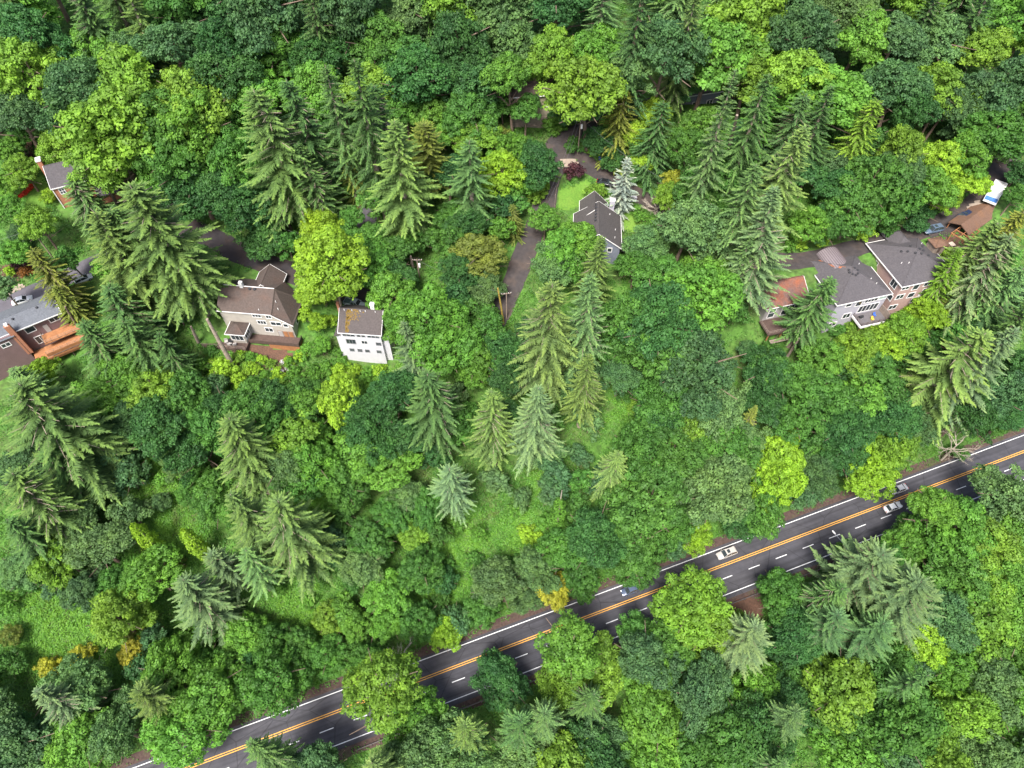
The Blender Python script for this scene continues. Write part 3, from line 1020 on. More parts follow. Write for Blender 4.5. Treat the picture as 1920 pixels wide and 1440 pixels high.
HB.part('fascia', MB().box(-8.1, 5.2, -.12, -.01, ZE - .2, ZE + .02).slab([(5.2, -.2, ZE + .04), (9.7, -.2, ZE - 3.26), (9.7, -.11, ZE - 3.26), (5.2, -.11, ZE + .04)], .25), M['trim'], rf)
HB.part('ridge_cap', MB().tube([(-8, 5.4, ZE + 3.25), (5.2, 5.4, ZE + 3.25)], .1, 5), M['trim'], rf)
HB.gable_y(-1.8, 5.0, 6.4, 13.2, ZE + .2, 3.0, M['roof_brown'], name='back_gable')
HB.box('back_wing_wall', -1.4, 4.6, 10.4, 12.9, -1, ZE + .0, M['wall_beige'])
HB.part('chimney', MB().box(-3.0, -2.2, 5.0, 5.8, ZE + 2.0, ZE + 4.6), M['trim'])
for u in (-.6, .6):
    HB.vent(rf, u, 4.9, ZE + 2.95, True)
for (u, w_) in ((5.8, 3.0), (6.4, 1.8), (2.2, .8)):
    HB.pipe(rf, u, w_, ZE + 3.2 * w_ / 5.4 - (u - 5.2) * .75 * (u > 5.2))
HB.fwin(.3, ZE - 1.5, 2.0, .95, .36, cols=3)
HB.fwin(3.6, ZE - 1.6, 1.2, 1.0, .36, cols=2)
HB.fwin(.9, ZE - 3.9, 2.0, 1.1, .35, cols=3)
HB.fwin(4.1, ZE - 4.0, 2.4, 1.1, .35, cols=2)
HB.fwin(7.1, ZE - 4.3, 1.0, 1.0, .35)
HB.fwin(2.0, ZE - 6.6, 1.8, 1.3, .35, cols=2)
HB.part('garage_panel', MB().box(4.9, 8.8, .25, .34, ZE - 7.9, ZE - 5.9), M['grey_wood'])
for k in range(3):
    HB.box('door', 5.1 + k * 1.25, 6.1 + k * 1.25, .16, .24, ZE - 7.9, ZE - 6.1, M['wall_grey'] if k == 0 else M['wood'])
HB.rwin(3.0, ZE - 6.2, 1.2, 1.2, 9.0)
# corner bay
HB.box('bay_wall', -5.6, -1.9, -3.0, .34, -2.5, ZE - 4.2, M['wall_beige'])
br = HB.hip(-6.1, -1.4, -3.5, .6, ZE - 4.1, 1.5, M['roof_brown'], name='bay_roof')
HB.fwin(-5.2, ZE - 6.6, 2.9, 1.6, -3.0, cols=3, fw=.14)
HB.rwin(-2.6, ZE - 6.6, 2.2, 1.6, -1.9, cols=3, fw=.14)
# long deck and its skirt
dk = HB.part('deck', MB().box(-1.6, 10.6, -2.4, .24, ZE - 8.2, ZE - 7.95), M['dark_wood'])
HB.part('deck_skirt', MB().box(3.0, 10.5, -2.3, -2.2, -4.5, ZE - 8.22).box(10.4, 10.5, -2.2, .2, -4.5, ZE - 8.22), M['wood'], dk)
HB.railing([(-1.6, -2.35, ZE - 7.95), (10.5, -2.35, ZE - 7.95), (10.5, .2, ZE - 7.95)], 1.05, M['dark_wood'])
HB.part('deck_rail_panel', MB().box(-1.6, 10.6, -2.46, -2.41, ZE - 7.9, ZE - 6.95).box(10.61, 10.66, -2.4, .2, ZE - 7.9, ZE - 6.95), M['dark_wood'], dk)
pt = HB.part('patio', MB().box(-12.5, -1.7, -5.0, .2, -1.2, ZE - 7.7), M['dark_wood'])
HB.railing([(-12.4, -4.9, ZE - 7.7), (-6.0, -4.9, ZE - 7.7), (-1.8, -4.9, ZE - 7.7)], 1.0, M['grey_wood'])
HB.part('retaining_wall', MB().tube([(-6.0, -6.2, .2), (-3.6, -6.6, .3), (-1.6, -5.9, .5), (.4, -5.2, .5)], [.5, .55, .55, .5], 6), M['concrete'])
def furniture(u, v_, rz, lb):
    e = empty('patio_chair', tuple(HB.root.matrix_basis @ Vector((u, v_, ZE - 7.7))), rz)
    tag(e, lb, 'chair', 'chairs on the beige house patio')
    MB().box(-.4, .4, -.4, .4, .3, .46).build('seat', M['wall_grey'], e)
    MB().box(-.4, .4, .34, .46, .47, .95).build('back', M['wall_grey'], e)
    for sx in (-.38, .3):
        for sy in (-.38, .3):
            MB().box(sx, sx + .08, sy, sy + .08, 0, .3).build('leg', M['wall_grey'], e)
furniture(-7.0, -3.2, .3, 'leftmost pale patio chair beside the big fir trunk')
furniture(-5.9, -3.9, 2.9, 'nearest pale patio chair at the patio railing')
furniture(-4.7, -3.8, 3.4, 'rightmost pale patio chair close to the corner bay')
e = empty('patio_table', tuple(HB.root.matrix_basis @ Vector((-5.9, -2.9, ZE - 7.7))), 0)
tag(e, 'low dark patio table between the pale chairs', 'table')
MB().tube([(0, 0, .62), (0, 0, .68)], .7, 14).build('tabletop', M['black'], e)
MB().tube([(0, 0, 0), (0, 0, .62)], .08, 8).build('pedestal', M['black'], e)

# --- blue grey house
x, y, _ = at_z(1165.7, 466.5, 43.0)
HBl = House('blue_grey_house', 'blue grey gabled house with white chimney inside the street bend', x, y, 36.0, -4)
ZE = 7.0
HBl.box('wall', -11.4, -.4, .4, 11.5, -3.0, ZE - .12, M['wall_blue'])
HBl.part('gable_wall', MB().add([(-11.4, .41, ZE - .1), (-.4, .41, ZE - .1), (-5.9, .41, ZE + 4.0)], [(0, 1, 2)]).add([(-11.4, 11.5, ZE - .1), (-5.9, 11.5, ZE + 4.0), (-.4, 11.5, ZE - .1)], [(0, 1, 2)]), M['wall_blue'])
rf = HBl.gable_y(-11.8, 0, 0, 11.9, ZE, 4.3, M['roof_blue'])
HBl.gable_y(-10.4, -3.4, 9.0, 16.2, ZE + .6, 3.4, M['roof_blue'], name='back_roof')
HBl.box('wing_wall', -10.0, -3.8, 11.5, 15.8, -2.5, ZE + .48, M['wall_blue'])
for k in range(6):
    HBl.vent(rf, -6.5 - .05 * k, 11.0 - k * 1.15, ZE + 3.9)
for (u, w_) in ((-3.0, 9.6), (-1.6, 5.2), (-1.8, 2.2)):
    HBl.pipe(rf, u, w_, ZE - u / 5.9 * 4.3)
HBl.part('chimney', MB().box(-3.1, -1.9, 11.95, 13.0, -2, ZE + 4.4), M['wall_lav'])
HBl.part('chimney_cap', MB().box(-3.2, -1.8, 11.93, 13.1, ZE + 4.4, ZE + 4.65).tube([(-2.5, 12.5, ZE + 4.6), (-2.5, 12.5, ZE + 5.0)], .2, 8), M['trim'])
HBl.fwin(-3.3, ZE - 1.5, .95, 1.15, .4)
HBl.fwin(-8.4, ZE - 1.5, 1.2, 1.2, .4, cols=2)
HBl.fwin(-6.4, ZE + .8, 1.0, 1.1, .41)
HBl.rwin(6.0, ZE - 2.4, 1.5, 1.2, -.4, cols=2)
HBl.part('side_porch_roof', MB().slab([(.05, 1.0, ZE - 1.6), (1.7, 1.0, ZE - 2.1), (1.7, 4.6, ZE - 2.1), (.05, 4.6, ZE - 1.6)], .15), M['roof_blue'])
HBl.part('side_porch_frame', MB().box(1.6, 1.75, 1.0, 4.6, ZE - 2.4, ZE - 2.12).box(1.6, 1.75, 1.0, 1.15, -2, ZE - 2.3), M['trim'])
HBl.box('side_terrace', .1, 5.0, 3.8, 8.0, -2, .6, M['dirt'])

# --- long house with orange decks at the left edge
x, y, _ = at_z(24, 623, 38.0)
HL = House('decked_house', 'long mauve brown house with blue grey roof and orange decks at left edge', x, y, 27.0, 34)
ZE = 11.0
HL.box('wall', -.2, 10.2, 0.9, 7.6, -3, ZE - .12, M['wall_mauve'])
HL.box('left_wing_wall', -14, -.22, -.6, 7.6, -3, ZE - .12, M['wall_mauve'])
rf = HL.gable_x(-14.5, 10.6, 0, 8.2, ZE, 1.7, M['roof_l1'], ridge_y=3.6)
HL.part('wing_eave', MB().slab([(-14.5, -1.0, ZE - .35), (-.1, -1.0, ZE - .35), (-.1, .3, ZE + .02), (-14.5, .3, ZE + .02)], .12), M['roof_l1'], rf)
HL.part('chimney', MB().box(-.6, .6, -.75, .15, 4.0, ZE + 2.6), M['brick'])
HL.part('chimney_cap', MB().box(-.3, .35, -.6, 0, ZE + 2.6, ZE + 3.2), M['trim'])
for (u, w_) in ((1.2, 2.6), (6.6, 3.0)):
    HL.vent(rf, u, w_, ZE + 1.7 * w_ / 3.6)
HL.fwin(2.0, ZE - 2.6, 1.9, 1.5, .9, cols=1)
HL.fwin(7.4, ZE - 2.2, 2.0, 1.6, .9, cols=2)
HL.fwin(2.4, ZE - 6.6, 1.9, 2.1, .9, cols=2)
HL.fwin(-3.6, ZE - 2.6, 1.7, 1.0, -.6, cols=2)
HL.box('door', 5.4, 6.4, .78, .89, ZE - 4.5, ZE - 2.2, M['wall_grey'])
d1 = HL.part('upper_deck', MB().box(4.0, 12.2, -2.6, .88, ZE - 4.8, ZE - 4.55), M['wood'])
d2 = HL.part('middle_deck', MB().box(3.2, 13.0, -4.2, -1.2, ZE - 6.6, ZE - 6.35), M['wood'])
d3 = HL.part('lower_deck', MB().box(.2, 11.0, -4.4, .6, ZE - 8.2, ZE - 7.95), M['wood'])
HL.part('deck_side_panel', MB().box(.2, 11.0, -4.52, -4.41, ZE - 7.7, ZE - 7.2), M['wood'], d3)
HL.part('deck_side_panel', MB().box(3.2, 13.0, -4.32, -4.21, ZE - 6.9, ZE - 6.0), M['wood'], d2)
HL.railing([(4.1, .8, ZE - 4.55), (4.1, -2.5, ZE - 4.55), (12.1, -2.5, ZE - 4.55)], 1.0, M['grey_wood'])
HL.railing([(3.3, -4.1, ZE - 6.35), (12.9, -4.1, ZE - 6.35), (12.9, -1.3, ZE - 6.35)], .95, M['grey_wood'])
HL.railing([(.3, -4.3, ZE - 7.95), (10.9, -4.3, ZE - 7.95)], .95, M['grey_wood'])
for u in (.5, 4.2, 7.8, 10.7):
    HL.box('deck_post', u, u + .2, -4.2, -4.0, -3.5, ZE - 8.2, M['dark_wood'])
HL.part('downspout', MB().tube([(-.1, -.7, ZE - .5), (-.1, -.7, 0)], .09, 6), M['dark_wood'])

# --- brick house, upper left
x, y, _ = at_z(95, 355, 48.0)
HK = House('brick_house', 'brick house with grey gable roof and white windows behind the upper left lawn', x, y, 40.0, 24)
ZE = 8.0
HK.box('wall', .3, 13.5, .3, 9.2, -3, ZE - .12, M['brick'])
rf = HK.gable_x(0, 13.8, 0, 9.5, ZE, 3.2, M['roof_slate'], ridge_y=5.4)
HK.part('gable_wall', MB().add([(.31, .3, ZE - .1), (.31, 5.4, ZE + 2.9), (.31, 9.2, ZE - .1)], [(0, 1, 2)]).add([(13.49, .3, ZE - .1), (13.49, 9.2, ZE - .1), (13.49, 5.4, ZE + 2.9)], [(0, 1, 2)]), M['brick'])
HK.part('chimney', MB().box(-.75, .28, 5.4, 6.8, -2, ZE + 4.6), M['brick'])
HK.part('chimney_cap', MB().box(-.85, .38, 5.3, 6.9, ZE + 4.6, ZE + 5.0), M['trim'])
for u in (1.5, 8.2, 9.9):
    HK.fwin(u, ZE - 2.1, 1.1, 1.4, .3, cols=2, rows=2, fw=.16)
HK.box('lower_wing_wall', 9.5, 14.5, -3.0, .29, -3, ZE - 3.2, M['brick'])
HK.part('lower_wing_roof', MB().slab([(9.2, -3.3, ZE - 3.1), (14.8, -3.3, ZE - 3.1), (14.8, .28, ZE - 2.0), (9.2, .28, ZE - 2.0)], .2), M['roof_slate'])
HK.part('corner_board', MB().box(.1, .29, .1, .29, -2, ZE - .2), M['trim'])

# --- stair behind the brick house
sx, sy, sz = spot(62, 296)
e = empty('garden_stair', (sx, sy, sz), math.radians(28))
tag(e, 'red brown wooden garden stair climbing to a small landing, upper left', 'stairs')
for k in range(8):
    MB().box(-.75, .75, k * .42, k * .42 + .38, .12 + k * .2, .2 + k * .2).build('step', M['roof_car'], e)
MB().box(-.85, -.76, -.1, 3.5, -.5, .5).add([], []).build('stringer', M['dark_wood'], e)
MB().box(.76, .85, -.1, 3.5, -.5, .5).build('stringer', M['dark_wood'], e)
MB().box(-1.0, 1.0, 3.45, 5.0, 1.55, 1.7).build('landing', M['roof_car'], e)

# --- houses cut by the top of the photograph
x, y, _ = at_z(1276, 200, 52.0)
HT = House('slate_blue_house', 'slate blue house with white triple window at the top of the hill', x, y, 47.0, 14)
HT.box('wall', 0, 11, 0, 9, -4, 8, M['wall_blue'])
HT.gable_x(-.5, 11.5, -.5, 9.5, 8.1, 3.0, M['roof_slate'])
HT.part('gable_wall', MB().add([(0, 0, 8), (0, 4.5, 10.8), (0, 9, 8)], [(0, 1, 2)]).add([(11, 0, 8), (11, 9, 8), (11, 4.5, 10.8)], [(0, 1, 2)]), M['wall_blue'])
HT.fwin(.7, 1.0, 1.9, 1.4, 0, cols=2)
HT.fwin(3.4, 4.4, 1.6, 1.3, 0, cols=2)
HT.fwin(7.6, 4.4, 1.6, 1.3, 0, cols=2)
HT.fwin(7.6, 1.0, 2.0, 1.4, 0, cols=2)
HT.box('brick_porch', -4.0, -.02, .5, 4.0, -4, 3.0, M['brick'])
x, y, _ = at_z(1022, 204, 54.0)
HG = House('olive_house', 'olive beige house corner with white window above the upper street', x, y, 50.5, 6)
m_ol = siding('olive_siding', (0.30, 0.26, 0.18))
HG.box('wall', -9, 1.4, 0, 8, -4, 7.5, m_ol)
HG.hip(-9.5, 1.9, -.5, 8.5, 7.6, 2.6, M['roof_brown'])
HG.fwin(.1, 4.2, .8, 1.5, 0)
HG.fwin(-3.4, 4.2, 1.4, 1.4, 0, cols=2)
HG.fwin(-7.0, 4.2, 1.4, 1.4, 0, cols=2)
HG.box('wood_base', -9.05, 1.45, -.3, -.02, -4, 1.2, M['grey_wood'])

# --- carport and pergola frame at the right
x, y, _ = at_z(1803, 428, 44.0)
HCp = House('carport', 'long carport with worn brown shingle roof beside the right street', x, y, 40.2, 37, 'carport')
HCp.part('roof', MB().slab([(0, -2.4, 3.2), (16, -2.4, 3.2), (16, 0.6, 4.6), (0, .6, 4.6)], .2).slab([(0, .6, 4.6), (16, .6, 4.6), (16, 3.4, 3.4), (0, 3.4, 3.4)], .2), M['roof_car'])
HCp.box('wall', 1.0, 15.4, -1.9, -1.7, -3.0, 3.0, M['dark_wood'])
for u in (.4, 5.4, 10.4, 15.4):
    for w_ in (-2.0, 3.0):
        HCp.box('post', u, u + .2, w_, w_ + .2, -2.5, 3.1, M['wood'])
x, y, z = spot(1800, 452)
e = empty('pergola_frame', (x, y, z), math.radians(37))
tag(e, 'open brown timber frame standing below the carport', 'pergola')
for k in range(4):
    MB().box(-3 + k * 2.0, -2.82 + k * 2.0, -2.0, 2.2, 2.6, 2.8).build('beam', M['wood'], e)
    for w_ in (-1.8, 1.8):
        MB().box(-3 + k * 2.0, -2.82 + k * 2.0, w_, w_ + .18, -1.5, 2.6).build('post', M['wood'], e)
for w_ in (-1.9, 0, 1.9):
    MB().box(-3.2, 3.4, w_, w_ + .16, 2.81, 2.95).build('rail', M['wood'], e)
x, y, z = spot(1751, 466)
HS = House('garden_shed', 'small tan roofed shed at the right corner of the pink house', x, y, z, 15, 'shed')
HS.box('wall', -1.6, 1.6, -1.4, 1.4, -1, 2.0, M['grey_wood'])
HS.hip(-1.9, 1.9, -1.7, 1.7, 2.05, .8, M['roof_car'], trim=False)
HS.box('door', -.4, .4, -1.46, -1.41, 0, 1.8, M['dark_wood'])

# ------------------------------------------------------------------ vehicles
def paint(name, rgb):
    m, nt, b = new_mat(name)
    b.inputs['Base Color'].default_value = (*rgb, 1)
    b.inputs['Roughness'].default_value = 0.28
    b.inputs['Metallic'].default_value = 0.05
    b.inputs['Coat Weight'].default_value = 0.6
    n = nt.nodes.new("ShaderNodeTexNoise")
    n.inputs['Scale'].default_value = 3.0
    r = nt.nodes.new("ShaderNodeMapRange")
    r.inputs['To Min'].default_value = 0.22
    r.inputs['To Max'].default_value = 0.42
    nt.links.new(n.outputs['Fac'], r.inputs['Value'])
    nt.links.new(r.outputs[0], b.inputs['Roughness'])
    return m


def loft(stations, ring):
    """stations: list of (y, halfwidth, zlow, zhigh); ring: rounded rectangle samples"""
    V, Fc = [], []
    n = len(ring)
    for (yy, hwid, zl, zh) in stations:
        for (u, v_) in ring:
            V.append((u * hwid, yy, zl + (zh - zl) * v_))
    for i in range(len(stations) - 1):
        for k in range(n):
            a, b = i * n + k, i * n + (k + 1) % n
            Fc.append((a, b, b + n, a + n))
    Fc.append(tuple(range(n - 1, -1, -1)))
    Fc.append(tuple(range((len(stations) - 1) * n, len(stations) * n)))
    return V, Fc


RING = [(-.86, 0), (.86, 0), (1, .18), (1, .62), (.93, .88), (.78, 1), (-.78, 1), (-.93, .88), (-1, .62), (-1, .18)]


def make_car(kind, rgb, label, loc, yaw, cat, pitch=0.0, hood=None):
    """car points along local +y"""
    e = empty({'sedan': 'sedan', 'suv': 'suv', 'pickup': 'pickup_truck', 'hatch': 'hatchback'}[kind], loc, yaw)
    e.rotation_mode = 'XYZ'
    e.rotation_euler = (pitch, 0, yaw)
    tag(e, label, cat)
    pm = paint('car_paint', rgb)
    if kind == 'sedan':
        L, Wd, belt, roof = 4.7, .92, .92, 1.44
        st = [(-2.35, .74, .42, .80), (-2.2, .86, .3, .95), (-1.5, .92, .25, .98), (0, .92, .22, .93), (1.0, .92, .25, .93), (1.9, .88, .28, .80), (2.25, .8, .32, .68), (2.35, .66, .40, .6)]
        cab = (-1.75, -1.0, .35, 1.15)
    elif kind == 'hatch':
        L, Wd, belt, roof = 4.2, .9, .95, 1.5
        st = [(-2.1, .74, .42, .85), (-2.0, .86, .3, 1.0), (-1.3, .9, .25, 1.0), (0, .9, .22, .96), (.9, .9, .25, .95), (1.7, .86, .28, .82), (2.0, .78, .32, .7), (2.1, .66, .40, .6)]
        cab = (-1.95, -1.5, .3, 1.1)
    elif kind == 'suv':
        L, Wd, belt, roof = 4.9, .97, 1.08, 1.78
        st = [(-2.45, .85, .5, 1.0), (-2.3, .94, .36, 1.1), (-1.5, .97, .3, 1.1), (0, .97, .28, 1.08), (1.0, .97, .3, 1.08), (1.95, .93, .34, .98), (2.3, .86, .38, .86), (2.45, .74, .46, .75)]
        cab = (-2.3, -1.9, .4, 1.15)
    else:
        L, Wd, belt, roof = 5.4, .98, 1.08, 1.8
        st = [(-2.7, .92, .55, 1.05), (-2.6, .97, .42, 1.08), (-1.0, .98, .36, 1.08), (0, .98, .34, 1.1), (1.2, .98, .36, 1.1), (2.2, .94, .4, 1.02), (2.55, .86, .44, .9), (2.7, .76, .5, .8)]
        cab = (-.75, -.55, .75, 1.4)
    V, Fc = loft(st, RING)
    body = mesh_obj('body', V, Fc, pm, e, True)
    # greenhouse: glass below, painted roof above
    y0, y1, y2, y3 = cab
    b, r = belt - .03, roof
    wb, wr = Wd * .9, Wd * .74
    G = [(-wb, y0, b), (wb, y0, b), (wb, y3, b), (-wb, y3, b), (-wr, y1, r), (wr, y1, r), (wr, y2, r), (-wr, y2, r)]
    cabin = mesh_obj('cabin_glass', G, [(0, 1, 5, 4), (1, 2, 6, 5), (2, 3, 7, 6), (3, 0, 4, 7), (4, 5, 6, 7)], M['glass'], e)
    rp = MB()
    rp.slab([(-wr - .03, y1 - .05, r + .02), (wr + .03, y1 - .05, r + .02), (wr * .9, (y1 + y2) / 2, r + .07), (-wr * .9, (y1 + y2) / 2, r + .07)], .05)
    rp.slab([(-wr * .9, (y1 + y2) / 2, r + .07), (wr * .9, (y1 + y2) / 2, r + .07), (wr + .03, y2 + .05, r + .02), (-wr - .03, y2 + .05, r + .02)], .05)
    rp.build('roof_panel', pm, e)
    pl = MB()
    for s_ in (-1, 1):
        for (ya, yb) in ((y0, y1), (y3, y2)):
            pl.tube([(s_ * wb, ya, b), (s_ * (wr + .01), yb, r)], .05, 4)
        ym = (y1 + y2) / 2
        pl.tube([(s_ * wb, (y0 + y3) / 2, b), (s_ * (wr + .01), ym, r)], .045, 4)
    pl.build('pillar', pm, e)
    if kind == 'pickup':
        MB().box(-.78, .78, -2.58, -.82, 1.082, 1.095).build('truck_bed', M['black'] if hood is None else hood, e)
        rl = MB()
        rl.box(-.96, -.8, -2.66, -.8, 1.08, 1.2).box(.8, .96, -2.66, -.8, 1.08, 1.2).box(-.96, .96, -2.7, -2.6, 1.08, 1.2)
        rl.build('bed_rail', pm, e)
    if kind == 'suv':
        MB().box(-.42, .42, -.6, .1, roof + .075, roof + .09).build('sunroof', M['glass'], e)
    for s_ in (-1, 1):
        for yw in (-L * .3, L * .31):
            t = MB()
            t.tube([(s_ * (Wd - .2), yw, .34), (s_ * (Wd + .02), yw, .34)], .34, 16)
            w_ = t.build('wheel', M['black'], e)
            MB().tube([(s_ * (Wd + .021), yw, .34), (s_ * (Wd + .04), yw, .34)], .2, 10).build('rim', M['chrome'], w_)
        MB().box(s_ * Wd * .55 - .18, s_ * Wd * .55 + .18, st[-2][0] - .12, st[-1][0] + .02, .6, .74).build('headlight', M['lamp_lens'], e)
        MB().box(s_ * Wd * .62 - .16, s_ * Wd * .62 + .16, st[0][0] - .02, st[0][0] + .12, .72, .9).build('tail_light', M['red_lens'], e)
        MB().box(s_ * (Wd + .08) - .07, s_ * (Wd + .08) + .07, y3 - .25, y3 - .05, belt - .02, belt + .14).build('mirror', pm, e)
    return e


def car_px(kind, rgb, label, rear, front, cat='car', **k):
    a, b = Vector(spot(*rear)), Vector(spot(*front))
    d = b - a
    yaw = math.atan2(d.y, d.x) - math.pi / 2
    m_ = (a + b) / 2
    return make_car(kind, rgb, label, (m_.x, m_.y, max(gz(m_.x, m_.y), m_.z - .3) + .09), yaw, cat, **k)


HY = math.atan2(UY, UX)


def hw_car(kind, rgb, label, px, py, d, toward_left, cat='car'):
    X, Y, Z = march(px, py, 0.8, ground)
    s, _ = sd(X, Y)
    loc = hw(s, d, 0.06)
    yaw = HY + (math.pi / 2 if toward_left else -math.pi / 2)
    return make_car(kind, rgb, label, loc, yaw, cat, pitch=math.atan(0.04) * (-1 if toward_left else 1))


hw_car('hatch', (0.075, 0.10, 0.16), 'dark blue hatchback in the uphill highway lane, leftmost of the moving cars', 1180, 1103, 2.0, True)
hw_car('suv', (0.44, 0.41, 0.38), 'pale beige suv in the uphill highway lane beside the yellow tipped tree', 1362, 1036, 2.1, True)
hw_car('sedan', (0.42, 0.43, 0.46), 'silver sedan in the uphill highway lane near the right edge', 1686, 918, 2.0, True)
hw_car('sedan', (0.8, 0.8, 0.8), 'white sedan in the middle highway lane, half under a tree', 1674, 950, -1.5, False)
car_px('pickup', (0.30, 0.37, 0.40), 'pale blue grey pickup truck parked above the white house', (648, 567), (684, 579), 'pickup', hood=mat('green_tonneau', (0.08, 0.13, 0.12), .6))
car_px('sedan', (0.72, 0.72, 0.74), 'white car parked on the left street behind the decked house', (24, 575), (64, 557))
car_px('hatch', (0.60, 0.61, 0.63), 'white car on the left street under the fir, right of the pole', (146, 534), (172, 520))
car_px('sedan', (0.015, 0.015, 0.018), 'black car parked behind the blue spruce inside the street bend', (1118, 342), (1152, 352))
car_px('suv', (0.10, 0.14, 0.20), 'steel blue suv parked behind the pink house', (1764, 430), (1730, 440), 'suv')
car_px('suv', (0.02, 0.03, 0.07), 'dark navy suv parked nose to the carport roof', (1816, 404), (1790, 418), 'suv')
# white trailer with blue front deck
a, b = Vector(spot(1850, 386)), Vector(spot(1868, 355))
d = b - a
tr = empty('box_trailer', tuple((a + b) / 2 + Vector((0, 0, .12))), math.atan2(d.y, d.x) - math.pi / 2)
tag(tr, 'white roofed box trailer with blue front deck beside the carport', 'trailer')
MB().box(-1.5, 1.5, -1.6, 3.6, .75, 2.7).build('box_body', M['trim'], tr)
for k in range(5):
    MB().box(-1.46, 1.46, -1.4 + k * 1.05, -1.15 + k * 1.05, 2.701, 2.76).build('roof_rib', M['wall_white'], tr)
MB().box(-1.45, 1.45, -3.9, -1.61, .75, 1.0).build('front_deck', mat('blue_tarp', (0.045, 0.15, 0.42), .5, .15), tr)
MB().box(-1.55, -1.46, -3.95, -1.61, .75, 1.3).box(1.46, 1.55, -3.95, -1.61, .75, 1.3).box(-1.55, 1.55, -4.04, -3.951, .75, 1.3).build('deck_rim', M['trim'], tr)
for s_ in (-1, 1):
    for yw in (-2.6, 1.2, 2.1):
        MB().tube([(s_ * 1.2, yw, .4), (s_ * 1.48, yw, .4)], .4, 12).build('wheel', M['black'], tr)

# ------------------------------------------------------------------ bins, poles, wires, lamps, guardrail
def bin_px(px, py, rgb, lidrgb, label, r=.35, h=1.05):
    x, y, z = spot(px, py)
    e = empty('wheeled_bin', (x, y, z + .05), .4)
    tag(e, label, 'bin')
    V, Fc = loft([(0, 1, 0, 1)], RING), None
    mb = MB().add([(-r * .8, -r * .8, .06), (r * .8, -r * .8, .06), (r * .8, r * .8, .06), (-r * .8, r * .8, .06), (-r, -r, h), (r, -r, h), (r, r, h), (-r, r, h)],
                  [(3, 2, 1, 0), (0, 1, 5, 4), (1, 2, 6, 5), (2, 3, 7, 6), (3, 0, 4, 7), (4, 5, 6, 7)])
    mb.build('bin_body', mat('bin_plastic', rgb, .5, .08), e)
    MB().slab([(-r - .04, -r - .08, h + .06), (r + .04, -r - .08, h + .06), (r + .04, r + .04, h + .14), (-r - .04, r + .04, h + .14)], .1).build('lid', mat('bin_lid', lidrgb, .5, .08), e)
    for s_ in (-1, 1):
        MB().tube([(s_ * r * .7, r, .12), (s_ * r * .9, r, .12)], .12, 10).build('wheel', M['black'], e)
    MB().tube([(-r * .7, r + .1, h), (r * .7, r + .1, h)], .03, 5).build('handle', M['black'], e)


bin_px(1126, 303, (0.02, 0.06, 0.38), (0.02, 0.08, 0.5), 'blue wheeled bin at the edge of the street bend', .5, 1.3)
bin_px(1129, 310, (0.75, 0.55, 0.03), (0.8, 0.6, 0.03), 'small yellow bin in front of the blue bin', .34, .7)
bin_px(1135, 308, (0.42, 0.16, 0.05), (0.30, 0.12, 0.05), 'orange brown bin beside the blue bin', .45, 1.1)
bin_px(1756, 470, (0.02, 0.22, 0.11), (0.02, 0.30, 0.16), 'green wheeled bin beside the pink house roof corner', .45, 1.2)
bin_px(1782, 462, (0.55, 0.45, 0.36), (0.55, 0.45, 0.36), 'tan storage box in the dirt yard below the steel blue suv', .6, .7)


def utility_pole(base_px, top_h, label, yaw=0.0, transformer=True, r=.17, arms=1):
    x, y, z = spot(*base_px)
    e = empty('utility_pole', (x, y, z), yaw)
    tag(e, label, 'pole')
    MB().tube([(0, 0, -1), (0, 0, top_h * .5), (0, 0, top_h)], [r, r * .85, r * .7], 10).build('pole', M['pole'], e)
    for k in range(arms):
        zz = top_h - .5 - k * 1.1
        MB().box(-1.2, 1.2, .13, .25, zz, zz + .14).build('cross_arm', M['pole'], e)
        for u in (-1.1, -.5, .5, 1.1):
            MB().tube([(u, .19, zz + .14), (u, .19, zz + .34)], .06, 6).build('insulator', M['trim'], e)
    if transformer:
        MB().tube([(.42, 0, top_h - 2.6), (.42, 0, top_h - 1.5), (.42, 0, top_h - 1.4)], [.27, .27, .12], 12).build('transformer', M['trim'], e)
    return Vector((x, y, z + top_h))


P1 = utility_pole((1083, 291), 10.5, 'grey wooden utility pole with white transformer above the street bend', .3)
P2 = utility_pole((104, 490), 11.0, 'leaning looking wooden utility pole left of the big firs', .6, False)
P3 = utility_pole((950, 597), 9.0, 'dark utility pole with cross arm beside the lower switchback street', .2, False)
P4 = utility_pole((787, 522), 6.5, 'short pole with white transformer at the foot of the tall fir', 0, True)
x, y, z = spot(945, 607)
e = empty('mossy_pole', (x, y, z), 0)
tag(e, 'moss covered yellow green slanted pole left of the dark utility pole', 'pole')
MB().tube([(0, 0, -1), (-.6, 0, 6), (-1.3, 0, 12.5)], [.28, .24, .16], 9).build('stem', mat('mossy_bark', (0.30, 0.22, 0.04), .95, .4, 3), e)


def wire(a, b, sag, label):
    a, b = Vector(a), Vector(b)
    pts = []
    for i in range(25):
        t = i / 24
        p = a.lerp(b, t)
        p.z -= sag * 4 * t * (1 - t)
        pts.append(p)
    o = MB().tube(pts, .022, 4).build('power_line', M['wire'])
    tag(o, label, 'wire')


